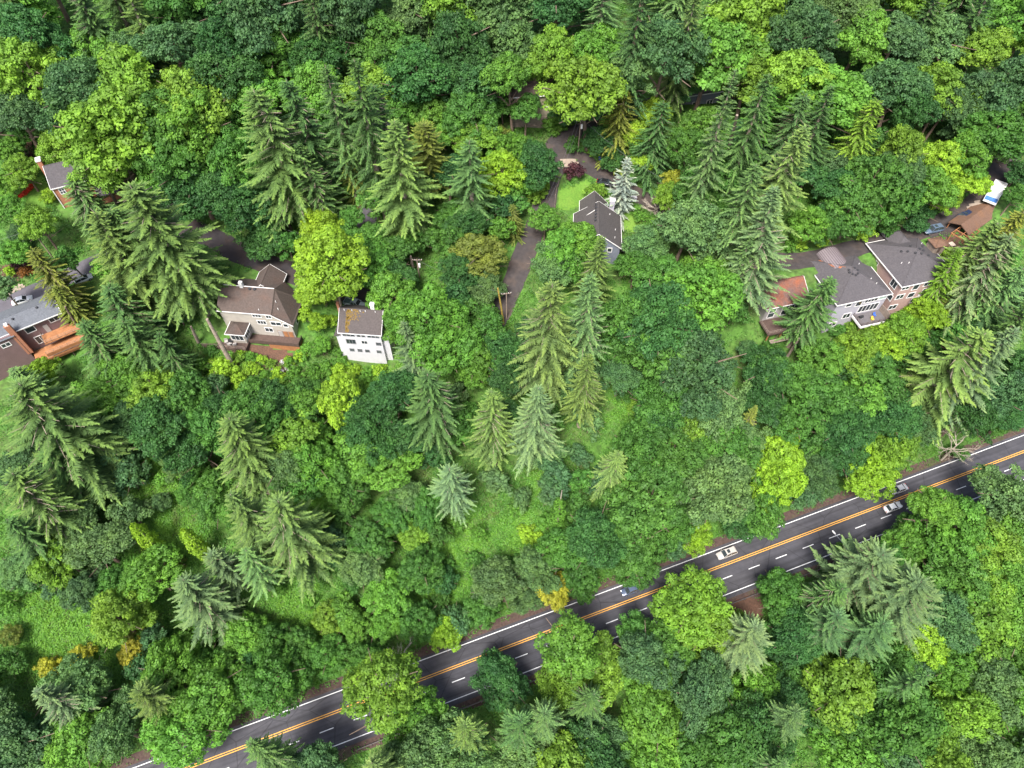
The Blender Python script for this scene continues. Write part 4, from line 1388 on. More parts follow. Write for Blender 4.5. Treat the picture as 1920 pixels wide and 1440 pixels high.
yard = Vector(spot(1022, 415)) + Vector((0, 0, 7))
wire(P1 + Vector((-.9, 0, -.3)), yard, 1.2, 'upper thin wire from the transformer pole down over the front lawn')
wire(P1 + Vector((-.3, .1, -1.3)), yard + Vector((.5, 0, -1)), 1.4, 'lower thin wire from the transformer pole down over the front lawn')
wire(P1 + Vector((.9, 0, -.3)), Vector(spot(1260, 390)) + Vector((0, 0, 7)), 1.6, 'thin wire from the transformer pole past the blue spruce')
wire(P4 + Vector((0, 0, -.3)), P3 + Vector((0, 0, -.4)), .8, 'thin wire between the transformer at the tall fir and the dark pole')
wire(P4 + Vector((0, 0, -.6)), Vector(spot(420, 440)) + Vector((0, 0, 9)), 1.2, 'long thin wire above the lane behind the beige house')
wire(P2 + Vector((-.6, 0, -.6)), Vector(spot(-60, 520)) + Vector((0, 0, 9)), .8, 'pale wire running to the left edge from the wooden pole')


def lamp(px, py, h, d0, label):
    # mast at the downhill shoulder, arm over the road; (px, py) is where the lamp head is seen
    r_ = ray(px, py)
    X, Y, Z = march(px, py, h, ground)
    s, dd = sd(X, Y)
    bx, by, bz = hw(s + .6, d0, 0)
    bz = gz(bx, by)
    e = empty('street_lamp', (bx, by, bz), 0)
    tag(e, label, 'street lamp')
    head = Vector((X - bx, Y - by, Z - bz))
    hgt = head.z
    MB().tube([(0, 0, -.5), (0, 0, hgt * .6), (0, 0, hgt - .4)], [.11, .09, .07], 8).build('mast', M['metal'], e)
    MB().tube([(0, 0, hgt - .45), tuple(head * .5 + Vector((0, 0, hgt * .5 - .05))), tuple(head)], .05, 6).build('arm', M['metal'], e)
    dirn = Vector((head.x, head.y, 0)).normalized()
    q = head + dirn * .9
    MB().tube([tuple(head - dirn * .1), tuple(head + dirn * .35), tuple(q)], [.12, .22, .14], 8).build('lamp_head', M['trim'], e)


lamp(1566, 1001, 9.0, -8.4, 'grey street lamp leaning over the highway, head above the lane dashes')
lamp(950, 1240, 9.0, -8.4, 'street lamp with round pale head over the highway near the bottom')
x, y, z = hw(101.5, -8.2, 0)
e = empty('road_sign', (x, y, gz(x, y)), HY)
tag(e, 'small back turned road sign on the downhill shoulder near the lamp', 'sign')
MB().tube([(0, 0, -.4), (0, 0, 3.6)], .05, 6).build('post', M['metal'], e)
MB().box(-.04, -.01, -.45, .45, 2.7, 3.6).build('sign_plate', M['metal'], e)
MB().box(-.05, .05, -.9, .9, 2.2, 2.35).build('sign_bar', M['metal'], e)

gr = empty('guardrail', hw(72, -8.7, 0), 0)
tag(gr, 'dark steel guardrail along the downhill shoulder of the highway', 'guardrail')
g0 = Vector(gr.location)
mg = mat('weathered_steel', (0.14, 0.12, 0.115), .6, .2, 2, metal=.4)
mb = MB()
for k in range(28):
    a, b = Vector(hw(-20 + k * 6, -8.7, .45)) - g0, Vector(hw(-14 + k * 6, -8.7, .45)) - g0
    mb.tube([tuple(a), tuple(b)], .12, 6)
mb.build('rail', mg, gr)
for k in range(57):
    x, y, z = hw(-20 + k * 3, -8.85, 0)
    MB().box(x - g0.x - .08, x - g0.x + .08, y - g0.y - .08, y - g0.y + .08, z - g0.z - .4, z - g0.z + .7).build('post', mg, gr)

# picket fence beside the lawn, fence by the left street
def fence(pxs, h, material, label):
    pts = [Vector(spot(*p)) for p in pxs]
    e = empty('garden_fence', tuple(pts[0]), 0)
    tag(e, label, 'fence')
    rl = MB()
    for a, b in zip(pts[:-1], pts[1:]):
        n = max(2, int((b - a).length / .9))
        for i in range(n):
            p = a.lerp(b, i / n)
            p.z = gz(p.x, p.y)
            q = p - pts[0]
            MB().box(q.x - .06, q.x + .06, q.y - .06, q.y + .06, q.z - .3, q.z + h).build('picket', material, e)
        for zz in (.3, .75):
            rl.tube([tuple(a - pts[0] + Vector((0, 0, h * zz))), tuple(b - pts[0] + Vector((0, 0, h * zz)))], .05, 4)
    rl.build('rail', material, e)


fence([(1040, 392), (1041, 372), (1044, 355), (1049, 342)], 1.3, M['grey_wood'], 'grey picket fence between the front lawn and the street bend')
fence([(-10, 552), (12, 541), (34, 530)], 1.4, M['dark_wood'], 'dark wooden fence above the left street')
fence([(1206, 430), (1212, 446)], 1.2, M['dark_wood'], 'short dark fence at the end of the side lawn')
x, y, z = spot(1187, 376)
e = empty('utility_cabinet', (x, y, z), .3)
tag(e, 'pale blue grey utility cabinet under the blue spruce', 'cabinet')
MB().box(-.7, .7, -.5, .5, -.2, 1.1).build('cabinet_body', M['wall_lav'], e)
MB().box(-.75, .75, -.55, .55, 1.1, 1.18).build('lid', M['wall_lav'], e)
MB().box(-.3, .3, -.53, -.505, .3, .8).build('door', M['metal'], e)

# ------------------------------------------------------------------ vegetation: meshes
PAL = {  # leaf base colours
    'd': ((0.048, 0.138, 0.042), 'dark green'), 'b': ((0.072, 0.162, 0.066), 'bluish green'), 'g': ((0.074, 0.196, 0.040), 'mid green'),
    'G': ((0.108, 0.262, 0.042), 'bright green'), 'y': ((0.150, 0.295, 0.040), 'yellow green'), 'l': ((0.225, 0.400, 0.038), 'lime green'),
    'p': ((0.108, 0.215, 0.078), 'pale green'), 'o': ((0.155, 0.205, 0.046), 'olive'), 'Y': ((0.33, 0.36, 0.045), 'yellow'),
    'r': ((0.24, 0.11, 0.03), 'rust tinged'), 'v': ((0.085, 0.035, 0.050), 'purple'), 's': ((0.26, 0.34, 0.31), 'silver blue'),
    'f': ((0.112, 0.200, 0.058), 'yellowish green'), 'k': ((0.068, 0.150, 0.048), 'deep green'), 'a': ((0.118, 0.202, 0.096), 'ashy green'),
}


def kites(P, D, Nn, L, Wd):
    """leaf-shaped quads: base points, directions, normals, lengths, widths"""
    D = D / (np.linalg.norm(D, axis=1, keepdims=True) + 1e-9)
    S = np.cross(D, Nn)
    S /= (np.linalg.norm(S, axis=1, keepdims=True) + 1e-9)
    L = L[:, None]
    Wd = Wd[:, None]
    V = np.stack([P, P + D * L * .5 + S * Wd * .5, P + D * L, P + D * L * .5 - S * Wd * .5], 1)
    return V


def leaf_mesh(name, V, tint, material):
    n = len(V)
    return quad_mesh(name, V.reshape(-1, 3), np.arange(n * 4).reshape(n, 4), material, tint)


def rand_dirs(r, n):
    v = r.normal(size=(n, 3))
    return v / np.linalg.norm(v, axis=1, keepdims=True)


def broad_crown(seed, R=5.0, cz=8.0, vs=0.85, nb=7, leaf=.33, lobe=.88, dens=1.0, jit=.32):
    r = np.random.default_rng(seed)
    # boughs of very different size, a few of them straying out of the round
    bc, br = [np.array([r.normal() * .1 * R, r.normal() * .1 * R, cz + .2 * R])], [R * r.uniform(.46, .58)]
    for i in range(nb):
        a = 2 * math.pi * (i + r.uniform(-.45, .45)) / nb
        rr = R * r.uniform(.34, .72)
        bc.append(np.array([math.cos(a) * rr, math.sin(a) * rr, cz + R * vs * r.uniform(-.5, .35)]))
        br.append(R * r.uniform(.20, .44))
    for i in range(4):
        a = r.uniform(0, 6.28)
        rr = R * r.uniform(.7, .98)
        bc.append(np.array([math.cos(a) * rr, math.sin(a) * rr, cz + R * vs * r.uniform(-.45, .2)]))
        br.append(R * r.uniform(.12, .22))
    bc, br = np.array(bc), np.array(br)
    # leaf clumps spaced over the bough surfaces, leaving gaps between them
    LC, LR = [], []
    for c, q in zip(bc, br):
        n = int(26 * (q / lobe) ** 2 * dens) + 10
        d = rand_dirs(r, n)
        d[:, 2] = np.where(d[:, 2] < -.5, -d[:, 2], d[:, 2])
        pts = c + d * q * r.uniform(.78, 1.12, (n, 1)) * np.array([1, 1, vs])
        for p in pts:
            if np.any(np.linalg.norm((p - bc) / np.array([1, 1, vs]), axis=1) < br * .68):
                continue
            q_ = lobe * r.uniform(.62, 1.25)
            if LC:
                if np.min(np.linalg.norm(np.array(LC) - p, axis=1) - 0.62 * (np.array(LR) + q_)) < 0:
                    continue
            LC.append(p)
            LR.append(q_)
    P, D, Nn, T = [], [], [], []
    for c, q in zip(LC, LR):
        n = int(95 * (q / .95) ** 2 * (.40 / leaf) ** 2)
        d = rand_dirs(r, n)
        d[:, 2] = np.where((d[:, 2] < -.1) & (r.random(n) < .85), -d[:, 2], d[:, 2])
        p = c + d * q * r.uniform(.72, 1.08, (n, 1)) * np.array([1, 1, .78])
        nn = d + r.normal(size=(n, 3)) * jit + np.array([0, 0, .15])
        nn /= np.linalg.norm(nn, axis=1, keepdims=True)
        t = np.cross(nn, r.normal(size=(n, 3)))
        t[:, 2] -= .15
        P.append(p)
        D.append(t)
        Nn.append(nn)
        T.append(np.clip(r.uniform(.1, .8) + r.normal(size=n) * .15, 0, 1))
    P, D, Nn, T = map(np.concatenate, (P, D, Nn, T))
    n = len(P)
    return kites(P, D, Nn, leaf * r.uniform(.75, 1.4, n), leaf * r.uniform(.65, 1.1, n)), T


def broad_trunk(seed, R=5.0, cz=8.0, H0=0.0):
    r = random.Random(seed)
    mb = MB()
    k = R / 5.0
    mb.tube([(0, 0, -1.2), (.1 * k, 0, cz * .35), (.0, .15 * k, cz * .75), (.1, .1, cz + R * .4)], [.36 * k, .27 * k, .2 * k, .07 * k], 8)
    for i in range(7):
        a = 2 * math.pi * i / 7 + r.uniform(-.3, .3)
        z0 = cz * r.uniform(.45, .95)
        e_ = (math.cos(a) * R * 1.02, math.sin(a) * R * 1.02, z0 + R * r.uniform(.15, .55))
        m_ = (math.cos(a) * R * .35, math.sin(a) * R * .35, z0 + R * r.uniform(.05, .3))
        mb.tube([(0, 0, z0 - .3), m_, e_], [.14 * k, .10 * k, .035 * k], 5)
    return mb


def conifer(seed, H=30.0, R=4.6, zb=.16, droop=.42, dens=1.0, tw=.30, prof=.85, upt=.35, gap=.2, nbr=(5, 7), tipc=.85, curtain=0.0):
    r = np.random.default_rng(seed)
    P, D, Nn, L, W, T = [], [], [], [], [], []
    spines = []
    z = zb * H
    lean = r.normal(size=2) * .012
    while z < H * .985:
        u = (z - zb * H) / (H * (1 - zb))
        nb = r.integers(nbr[0], nbr[1] + 1)
        a0 = r.uniform(0, 6.28)
        for k in range(nb):
            if r.random() < gap * (1 - .5 * u):
                continue
            az = a0 + 2 * math.pi * k / nb + r.normal() * .25
            Lb = R * ((1 - u) ** prof * (.9 + .1 * min(1, u * 6)) + .035) * r.uniform(.62, 1.14)
            if u < .25:
                Lb *= r.uniform(.65, 1.0)
            if Lb < .18:
                continue
            c, s = math.cos(az), math.sin(az)
            dr = droop * (1.15 - .9 * u) * r.uniform(.7, 1.3)
            ri = upt * (.25 + .9 * u)
            zz = z + r.normal() * .2
            n = max(5, int(Lb / .095 * dens))
            bt = r.normal() * .13
            t = np.linspace(.10, 1.0, n) + r.normal(size=n) * .02
            t = np.clip(t, .05, 1.02)
            px = c * Lb * t
            py = s * Lb * t
            pz = zz + Lb * (ri * t - dr * t ** 2 + .10 * dr * t ** 3)
            pts = np.stack([px + lean[0] * zz, py + lean[1] * zz, pz], 1)
            tan = np.stack([np.full(n, c * Lb), np.full(n, s * Lb), Lb * (ri - 2 * dr * t + .3 * dr * t * t)], 1)
            tan /= np.linalg.norm(tan, axis=1, keepdims=True)
            side = np.array([-s, c, 0.0])
            for sg in (-1, 1):
                ln = (.16 + .26 * Lb * (1 - t) ** .8) * r.uniform(.7, 1.2, n)
                ln = np.clip(ln, .22, 1.15)
                dd = tan * r.uniform(.35, 1.0, (n, 1)) + sg * side * r.uniform(.6, 1.1, (n, 1)) + np.array([0, 0, -1.0]) * r.uniform(.1, .6 + curtain, (n, 1)) + r.normal(size=(n, 3)) * .2
                P.append(pts)
                D.append(dd)
                nn = np.array([0, 0, 1.0]) + r.normal(size=(n, 3)) * .35
                Nn.append(nn)
                L.append(ln)
                W.append(np.clip(ln * .26, .10, tw * .5) * r.uniform(.7, 1.2, n))
                T.append(np.clip(.10 + bt + tipc * t ** 1.5 * .7 + r.normal(size=n) * .16, 0, 1))
            # along the spine
            P.append(pts)
            D.append(tan + r.normal(size=(n, 3)) * .15)
            Nn.append(np.array([0, 0, 1.0]) + r.normal(size=(n, 3)) * .4)
            L.append(np.full(n, .42) * r.uniform(.8, 1.3, n))
            W.append(np.full(n, .15))
            T.append(np.clip(.25 + bt + tipc * t ** 1.5 * .8 + r.normal(size=n) * .1, 0, 1))
            if Lb > 1.6 and r.random() < .5:
                spines.append(((c * .05, s * .05, zz), (c * Lb * .45, s * Lb * .45, zz + Lb * (ri * .45 - dr * .2) - .03), (c * Lb * .85, s * Lb * .85, zz + Lb * (ri * .85 - dr * .66) - .04)))
        z += r.uniform(.5, .8) * (1.0 if u < .85 else .5)
    P, D, Nn, L, W, T = map(np.concatenate, (P, D, Nn, L, W, T))
    tr = MB()
    tr.tube([(0, 0, -1.5), (0, 0, H * .3), (lean[0] * H * .6, lean[1] * H * .6, H * .65), (lean[0] * H, lean[1] * H, H * .995)], [H * .0155, H * .0125, H * .0075, .03], 9)
    for sp in spines:
        tr.tube(sp, [.06, .045, .02], 3, cap=False)
    return kites(P, D, Nn, L, W), T, tr


PROTO = {}


def extent(Vk):
    return float(np.percentile(np.hypot(Vk[:, 0, 0], Vk[:, 0, 1]), 95))



def proto(key, crown_me, trunk_me, H, R, cz):
    PROTO[key] = (crown_me, trunk_me, H, R, cz)


def mesh_of(mb, name, material):
    o = mb.build(name, material)
    me = o.data
    bpy.data.objects.remove(o)
    return me


for i in range(6):      # maples: coarse leaf clumps
    Vk, T = broad_crown(100 + i, 5.0, 8.0, .80 + .06 * (i % 3), 6 + i % 3)
    proto('B%d' % i, leaf_mesh('crown', Vk, T, M['leaf']), mesh_of(broad_trunk(200 + i), 'trunk', M['bark']), 13.0, extent(Vk), 8.0)
for i in range(4):      # alders: finer, softer clumps
    Vk, T = broad_crown(150 + i, 5.0, 8.0, .85, 7 + i % 2, .28, .66, 1.0, .5)
    proto('L%d' % i, leaf_mesh('crown', Vk, T, M['leaf']), mesh_of(broad_trunk(250 + i), 'trunk', M['bark']), 13.0, extent(Vk), 8.0)
for i in range(4):      # young trees
    Vk, T = broad_crown(300 + i, 2.6, 4.2, .95, 5, .30, .62)
    proto('U%d' % i, leaf_mesh('crown', Vk, T, M['leaf']), mesh_of(broad_trunk(350 + i, 2.6, 4.2), 'trunk', M['bark']), 6.8, extent(Vk), 4.2)
for i in range(3):      # shrubs
    Vk, T = broad_crown(400 + i, 1.5, 1.1, .8, 5, .2, .42)
    proto('S%d' % i, leaf_mesh('foliage', Vk, T, M['leaf']), mesh_of(broad_trunk(450 + i, 1.5, 1.1), 'stem', M['bark']), 2.4, 1.5, 1.1)
FIRS = [dict(H=32, R=4.8), dict(H=32, R=4.4, droop=.55, prof=.75, gap=.28), dict(H=32, R=5.0, droop=.34, gap=.38, prof=.95), dict(H=32, R=4.6, droop=.64, gap=.3, prof=.62),
        dict(H=32, R=4.8, droop=.45, gap=.45, prof=.7, zb=.3), dict(H=32, R=4.5, droop=.3, gap=.2, prof=1.05, upt=.45), dict(H=32, R=4.9, droop=.7, gap=.35, prof=.8, curtain=.5, zb=.22)]
for i, kw in enumerate(FIRS):
    Vk, T, tr = conifer(500 + i, **kw)
    proto('F%d' % i, leaf_mesh('crown', Vk, T, M['needle']), mesh_of(tr, 'trunk', M['pale_bark']), kw['H'], kw['R'], kw['H'] * .6)
Vk, T, tr = conifer(540, H=32, R=7.0, droop=.44, prof=.80, gap=.32, dens=1.15, upt=.42, tipc=1.0)     # broad old fir
proto('W0', leaf_mesh('crown', Vk, T, M['needle']), mesh_of(tr, 'trunk', M['pale_bark']), 32, 7.0, 18)
Vk, T, tr = conifer(541, H=32, R=6.6, droop=.50, prof=.72, gap=.34, dens=1.15, upt=.38, tipc=1.0)
proto('W1', leaf_mesh('crown', Vk, T, M['needle']), mesh_of(tr, 'trunk', M['pale_bark']), 32, 6.6, 18)
for i in range(2):      # cedars: dense, hanging sprays
    Vk, T, tr = conifer(560 + i, H=24, R=4.6, droop=.62, prof=.62, gap=.08, dens=1.1, upt=.2, curtain=.9, zb=.06, tipc=.7)
    proto('C%d' % i, leaf_mesh('crown', Vk, T, M['needle']), mesh_of(tr, 'trunk', M['bark']), 24, 4.6, 12)
Vk, T, tr = conifer(580, H=13, R=2.9, droop=.12, prof=.8, gap=.05, dens=1.2, upt=.15, zb=.05, tipc=.5, tw=.22)
proto('P0', leaf_mesh('crown', Vk, T, M['needle']), mesh_of(tr, 'trunk', M['bark']), 13, 2.9, 6)
for i in range(2):      # pale silvery fir / pine with upturned brush ends
    Vk, T, tr = conifer(590 + i, H=28, R=5.4, droop=.10, prof=.55, gap=.12, dens=1.1, upt=.5, zb=.25, tipc=.9)
    proto('A%d' % i, leaf_mesh('crown', Vk, T, M['needle']), mesh_of(tr, 'trunk', M['bark']), 28, 5.4, 18)

# ------------------------------------------------------------------ vegetation: the survey list (photograph pixels)
LM = [  # landmarks for the labels
    ('the white house', 678, 632), ('the beige house', 500, 585), ('the decked house', 60, 620), ('the blue grey house', 1125, 425), ('the pink house', 1710, 500),
    ('the lavender house', 1590, 530), ('the rust roof house', 1470, 580), ('the brick house', 125, 340), ('the carport', 1850, 410), ('the street bend', 1090, 310),
    ('the dark blue hatchback', 1178, 1105), ('the beige suv', 1362, 1036), ('the silver sedan', 1688, 918), ('the leafless bleached tree', 1780, 820),
    ('the grey twiggy tree', 745, 1225), ('the two ivy columns', 326, 1002), ('the ivy wrapped snag', 1052, 940), ('the bare soil patch', 1388, 1155),
    ('the transformer pole', 1085, 262), ('the broad left fir', 125, 835), ('the slate blue house', 1300, 190), ('the lime green tree', 605, 470),
    ('the blue spruce', 1175, 330), ('the tall central fir', 1033, 620), ('the bottom street lamp', 950, 1240), ('the bright fern clearing', 860, 1015),
    ('the pale meadow patch', 130, 1175),
]
TREES = []


def T_(s):
    for ln in s.strip().split('\n'):
        for it in ln.split(';'):
            q = it.split()
            if len(q) >= 5:
                if q[0] == 'B' and q[4] in 'dbp':
                    q[0] = 'L'
                TREES.append((q[0], float(q[1]), float(q[2]), float(q[3]) * (1.0 if q[-1] == '-1' else (1.14 if float(q[1]) < 1000 and float(q[2]) > 880 else 1.45 if 1120 < float(q[1]) < 1460 and 540 < float(q[2]) < 960 else 1.3) if q[0] in 'BL' else 1.1), q[4], float(q[5]) if len(q) > 5 else None))


# broadleaf: B crown-centre x y, crown radius (px), colour ; conifers: kind apex x y, half width (px), colour, height (m)
T_("""
B 28 212 46 b; B 185 222 70 y; B 165 292 62 y; B 130 268 40 y; B 235 250 50 y; B 312 212 58 g; B 362 240 56 G; B 420 212 44 g; B 300 285 48 g
B 348 312 48 g; B 372 350 50 d; B 330 350 40 d; B 440 300 44 g; B 280 345 30 G; B 425 365 40 d; B 18 288 32 G; B 42 316 28 y; B 5 335 22 G; B 14 392 36 G
B 76 424 44 y; B 30 432 16 b; B 22 468 24 G; B 8 478 14 Y; B 255 215 35 y; B 220 300 40 y; B 465 400 40 d; B 500 440 40 d
B 760 205 32 G; B 812 212 32 G; B 818 252 26 G; B 882 205 44 g; B 890 250 36 y; B 932 258 24 o; B 940 330 38 l; B 952 288 30 G; B 850 215 30 G
B 902 470 36 o; B 915 530 36 p; B 850 400 30 g; B 835 450 36 g; B 880 425 30 d; B 860 490 34 d; B 606 474 68 l -1; B 608 430 46 l -1; B 596 522 48 l -1; B 572 556 22 l -1; B 700 490 40 g; B 735 468 34 g; B 690 450 30 g; B 735 510 34 d
B 985 208 44 g; B 1002 288 38 d; B 1042 228 22 G; B 966 330 30 G; B 1000 352 26 y; B 1064 205 30 d; B 1102 200 26 d; B 1120 255 24 d; B 1222 210 26 l; B 1192 255 22 l; B 1205 300 18 l
B 1312 238 40 G; B 1290 285 36 g; B 1332 322 38 g; B 1268 340 24 Y; B 1262 375 26 y; B 1280 432 62 p; B 1210 452 40 p; B 1192 500 30 g; B 1240 505 40 g; B 1320 520 40 G; B 1320 460 34 p
B 1022 410 40 G; B 1082 446 46 G -1; B 1030 490 44 p; B 1060 480 40 G; B 1300 372 34 g; B 1338 375 32 g; B 1350 330 30 d; B 1365 410 26 g
B 1700 205 40 d; B 1765 205 36 b; B 1832 195 34 l; B 1890 200 44 g; B 1862 240 42 g; B 1560 300 32 b; B 1700 285 36 y; B 1690 315 36 b; B 1750 300 34 l; B 1802 292 34 G; B 1812 345 34 l
B 1872 272 34 g; B 1630 340 48 g; B 1600 395 44 g; B 1682 370 42 g; B 1722 392 32 d; B 1762 378 30 l; B 1560 425 42 g; B 1518 425 32 G; B 1660 412 34 g; B 1740 340 38 G; B 1580 350 34 d; B 1890 340 22 g; B 1912 320 24 d; B 1905 365 22 g
B 85 700 26 l; B 180 740 36 G; B 290 730 38 y; B 240 705 36 G; B 240 780 34 b; B 330 800 46 d; B 350 742 38 g; B 420 760 40 d; B 375 840 42 d; B 330 870 38 p; B 460 760 40 g; B 400 800 40 g
B 750 560 46 G; B 802 590 54 G; B 832 642 46 G; B 745 620 40 G; B 870 620 34 g; B 895 655 32 G; B 890 690 28 G; B 592 600 30 l; B 602 648 28 G; B 560 742 40 g; B 500 752 40 d; B 632 750 36 l
B 702 762 48 d; B 545 815 46 y; B 592 870 42 G; B 660 860 44 G; B 692 815 40 d; B 722 885 44 G; B 650 910 40 g; B 500 805 44 g; B 522 872 40 p; B 760 820 36 d; B 800 930 34 g; B 740 735 40 d; B 850 790 36 g; B 580 770 34 G
B 1182 600 42 g; B 1232 602 52 d; B 1290 562 48 G; B 1242 662 48 g; B 1162 702 36 b; B 1252 742 48 g; B 1332 702 56 b; B 1352 765 44 p; B 1290 800 32 y; B 1202 832 40 g; B 1282 842 42 g; B 1385 805 38 p; B 1400 650 40 b; B 1440 690 34 d; B 1345 840 40 g; B 1235 795 34 d; B 1170 640 30 g; B 940 650 34 d; B 960 700 34 d; B 950 780 32 d
B 1472 705 40 g; B 1540 662 44 G; B 1612 652 36 y; B 1662 640 34 l; B 1702 622 34 y; B 1742 585 28 l; B 1768 572 20 o; B 1542 742 44 g; B 1500 785 44 g; B 1600 745 40 G; B 1600 795 42 d; B 1690 775 44 d; B 1810 770 40 d; B 1870 722 44 b; B 1862 790 26 g; B 1435 760 32 d; B 1890 780 34 d; B 1640 700 40 g; B 1560 800 36 d
B 1670 832 36 y; B 1632 880 50 l -1; B 1612 918 28 y; B 1530 882 36 b; B 1580 850 36 d; B 1455 850 34 l; B 1448 900 34 l; B 1425 940 34 g; B 1720 870 26 g; B 1700 800 34 b
B 55 880 36 b; B 100 955 38 b; B 150 955 38 p; B 182 1022 48 p; B 108 1040 44 y; B 300 940 46 b; B 350 920 40 g; B 400 925 40 g; B 290 1080 44 G; B 160 1108 34 b; B 215 1160 46 y; B 20 1190 36 o; B 250 1225 24 Y; B 330 1232 34 G; B 380 1240 30 g; B 40 1060 36 p; B 390 1180 30 g; B 460 1190 34 G; B 515 1210 36 g; B 210 1090 30 g
B 560 905 44 g; B 605 935 36 G; B 692 995 34 g; B 680 1062 36 p; B 790 1062 42 g; B 732 1112 38 G; B 622 1160 26 y; B 672 1172 28 G; B 730 1165 30 G; B 782 1162 36 g; B 830 1182 28 l; B 945 1100 44 p; B 762 935 36 p; B 690 1235 34 g; B 560 1212 30 g; B 620 1225 34 g; B 775 1000 30 y; B 735 960 32 g; B 900 1140 30 g; B 985 1120 26 p
B 1110 1005 48 d; B 1180 1012 44 g; B 1196 1058 44 g -1; B 1232 920 56 g; B 1332 922 56 p; B 1312 1003 36 l -1; B 1310 1045 30 G -1; B 1032 1105 26 Y; B 1010 1135 24 g; B 1390 975 32 d; B 1490 968 42 d; B 1400 1000 26 g; B 1270 990 36 g; B 1160 960 36 g; B 1060 1040 36 g; B 1010 1060 34 p; B 1090 1080 28 g
B 1140 1170 52 y; B 1062 1205 56 G; B 1300 1140 68 y -1; B 1325 1096 34 l -1; B 1250 1220 40 g; B 1385 1195 36 y; B 1205 1240 44 b; B 1125 1245 44 y; B 905 1240 26 g; B 1000 1220 36 g; B 1040 1165 28 G; B 1200 1190 36 g; B 1330 1180 48 y
B 1540 1040 40 y; B 1490 1050 32 G; B 1600 1040 36 G; B 1750 960 56 G; B 1820 900 50 G; B 1885 925 56 p; B 1780 1010 52 G; B 1850 1015 50 y; B 1905 1000 44 G; B 1770 1065 48 g; B 1830 1082 46 y; B 1885 1100 48 G; B 1760 1150 46 b; B 1845 1152 54 y; B 1905 1180 44 G; B 1722 1205 38 l; B 1800 1232 44 G; B 1872 1242 48 G; B 1660 1240 40 g; B 1700 1020 34 G; B 1690 975 34 G; B 1480 1130 40 g; B 1450 1095 30 g; B 1660 1050 32 g; B 1500 1190 40 d; B 1890 880 36 G; B 1730 1000 34 g
B 840 330 30 d; B 1150 290 22 d; B 30 260 30 g; B 640 440 28 g
""")
T_("""
F 130 333 46 p 18; W 245 328 106 f 38; W 168 398 78 f 33; F 215 392 70 k 30; F 300 420 62 f 28; C 62 474 46 o 20; F 100 530 30 o 14
W 487 166 90 f 38; F 577 268 56 k 26; F 560 150 54 k 34; F 612 120 50 k 38; F 668 110 58 k 38; F 700 165 46 k 30; C 645 270 26 o 20; W 735 226 78 f 36; A 795 232 48 o 22; F 877 260 52 p 27; C 966 385 22 o 18
C 1166 170 46 o 20; C 1238 198 50 k 25; F 1372 140 46 p 38; F 1435 130 50 k 38; P 1177 296 32 s 17; F 1120 440 46 f 24
F 1496 233 62 f 33; F 1478 360 72 a 35; F 1418 318 58 p 30; F 1405 440 40 p 24; C 1442 165 50 g 24; C 1502 172 54 k 26; F 1562 160 50 k 28; C 1640 180 44 y 24
F 1862 416 60 f 24; F 1912 388 46 o 26; C 1900 460 44 g 24; F 1815 470 40 y 22; C 1865 520 40 p 20; F 1888 452 56 a 28; F 1922 500 50 p 26; L 1895 552 40 b; L 1830 590 30 d; B 1800 640 34 g; L 1900 690 40 d
C 200 540 60 k 22; C 235 600 56 k 22; C 150 610 50 k 20; F 25 688 48 p 18; W 27 732 108 f 34; F 10 905 62 f 28; F 420 788 66 f 30; F 0 980 50 k 24; C 290 620 40 k 20; F 90 840 60 k 20
F 770 610 46 a 22; F 800 698 62 k 30; F 922 748 58 f 27; W 1033 532 76 f 38; F 1110 512 58 p 36; F 1105 668 46 f 27; F 1002 722 60 a 31; F 1152 845 42 f 20; F 1416 760 26 o 18; F 845 872 50 a 24
F 1546 518 56 k 24; W 1832 618 84 f 32; F 1892 610 62 a 36; F 1925 560 50 k 34
F 428 915 66 f 33; W 505 938 82 f 32; A 402 1034 38 a 21; F 330 1102 66 a 26; F 455 1045 46 p 22
A 1648 1040 74 a 27; A 1735 1092 76 a 28; A 1650 1170 58 b 24; A 1575 1160 52 b 22; A 1410 1185 56 a 22; F 1560 1090 46 k 22; C 1430 1220 40 a 18
""")
SHRUBS = []


def S_(s):
    for ln in s.strip().split('\n'):
        for it in ln.split(';'):
            q = it.split()
            if len(q) >= 4:
                SHRUBS.append((float(q[0]), float(q[1]), float(q[2]), q[3]))


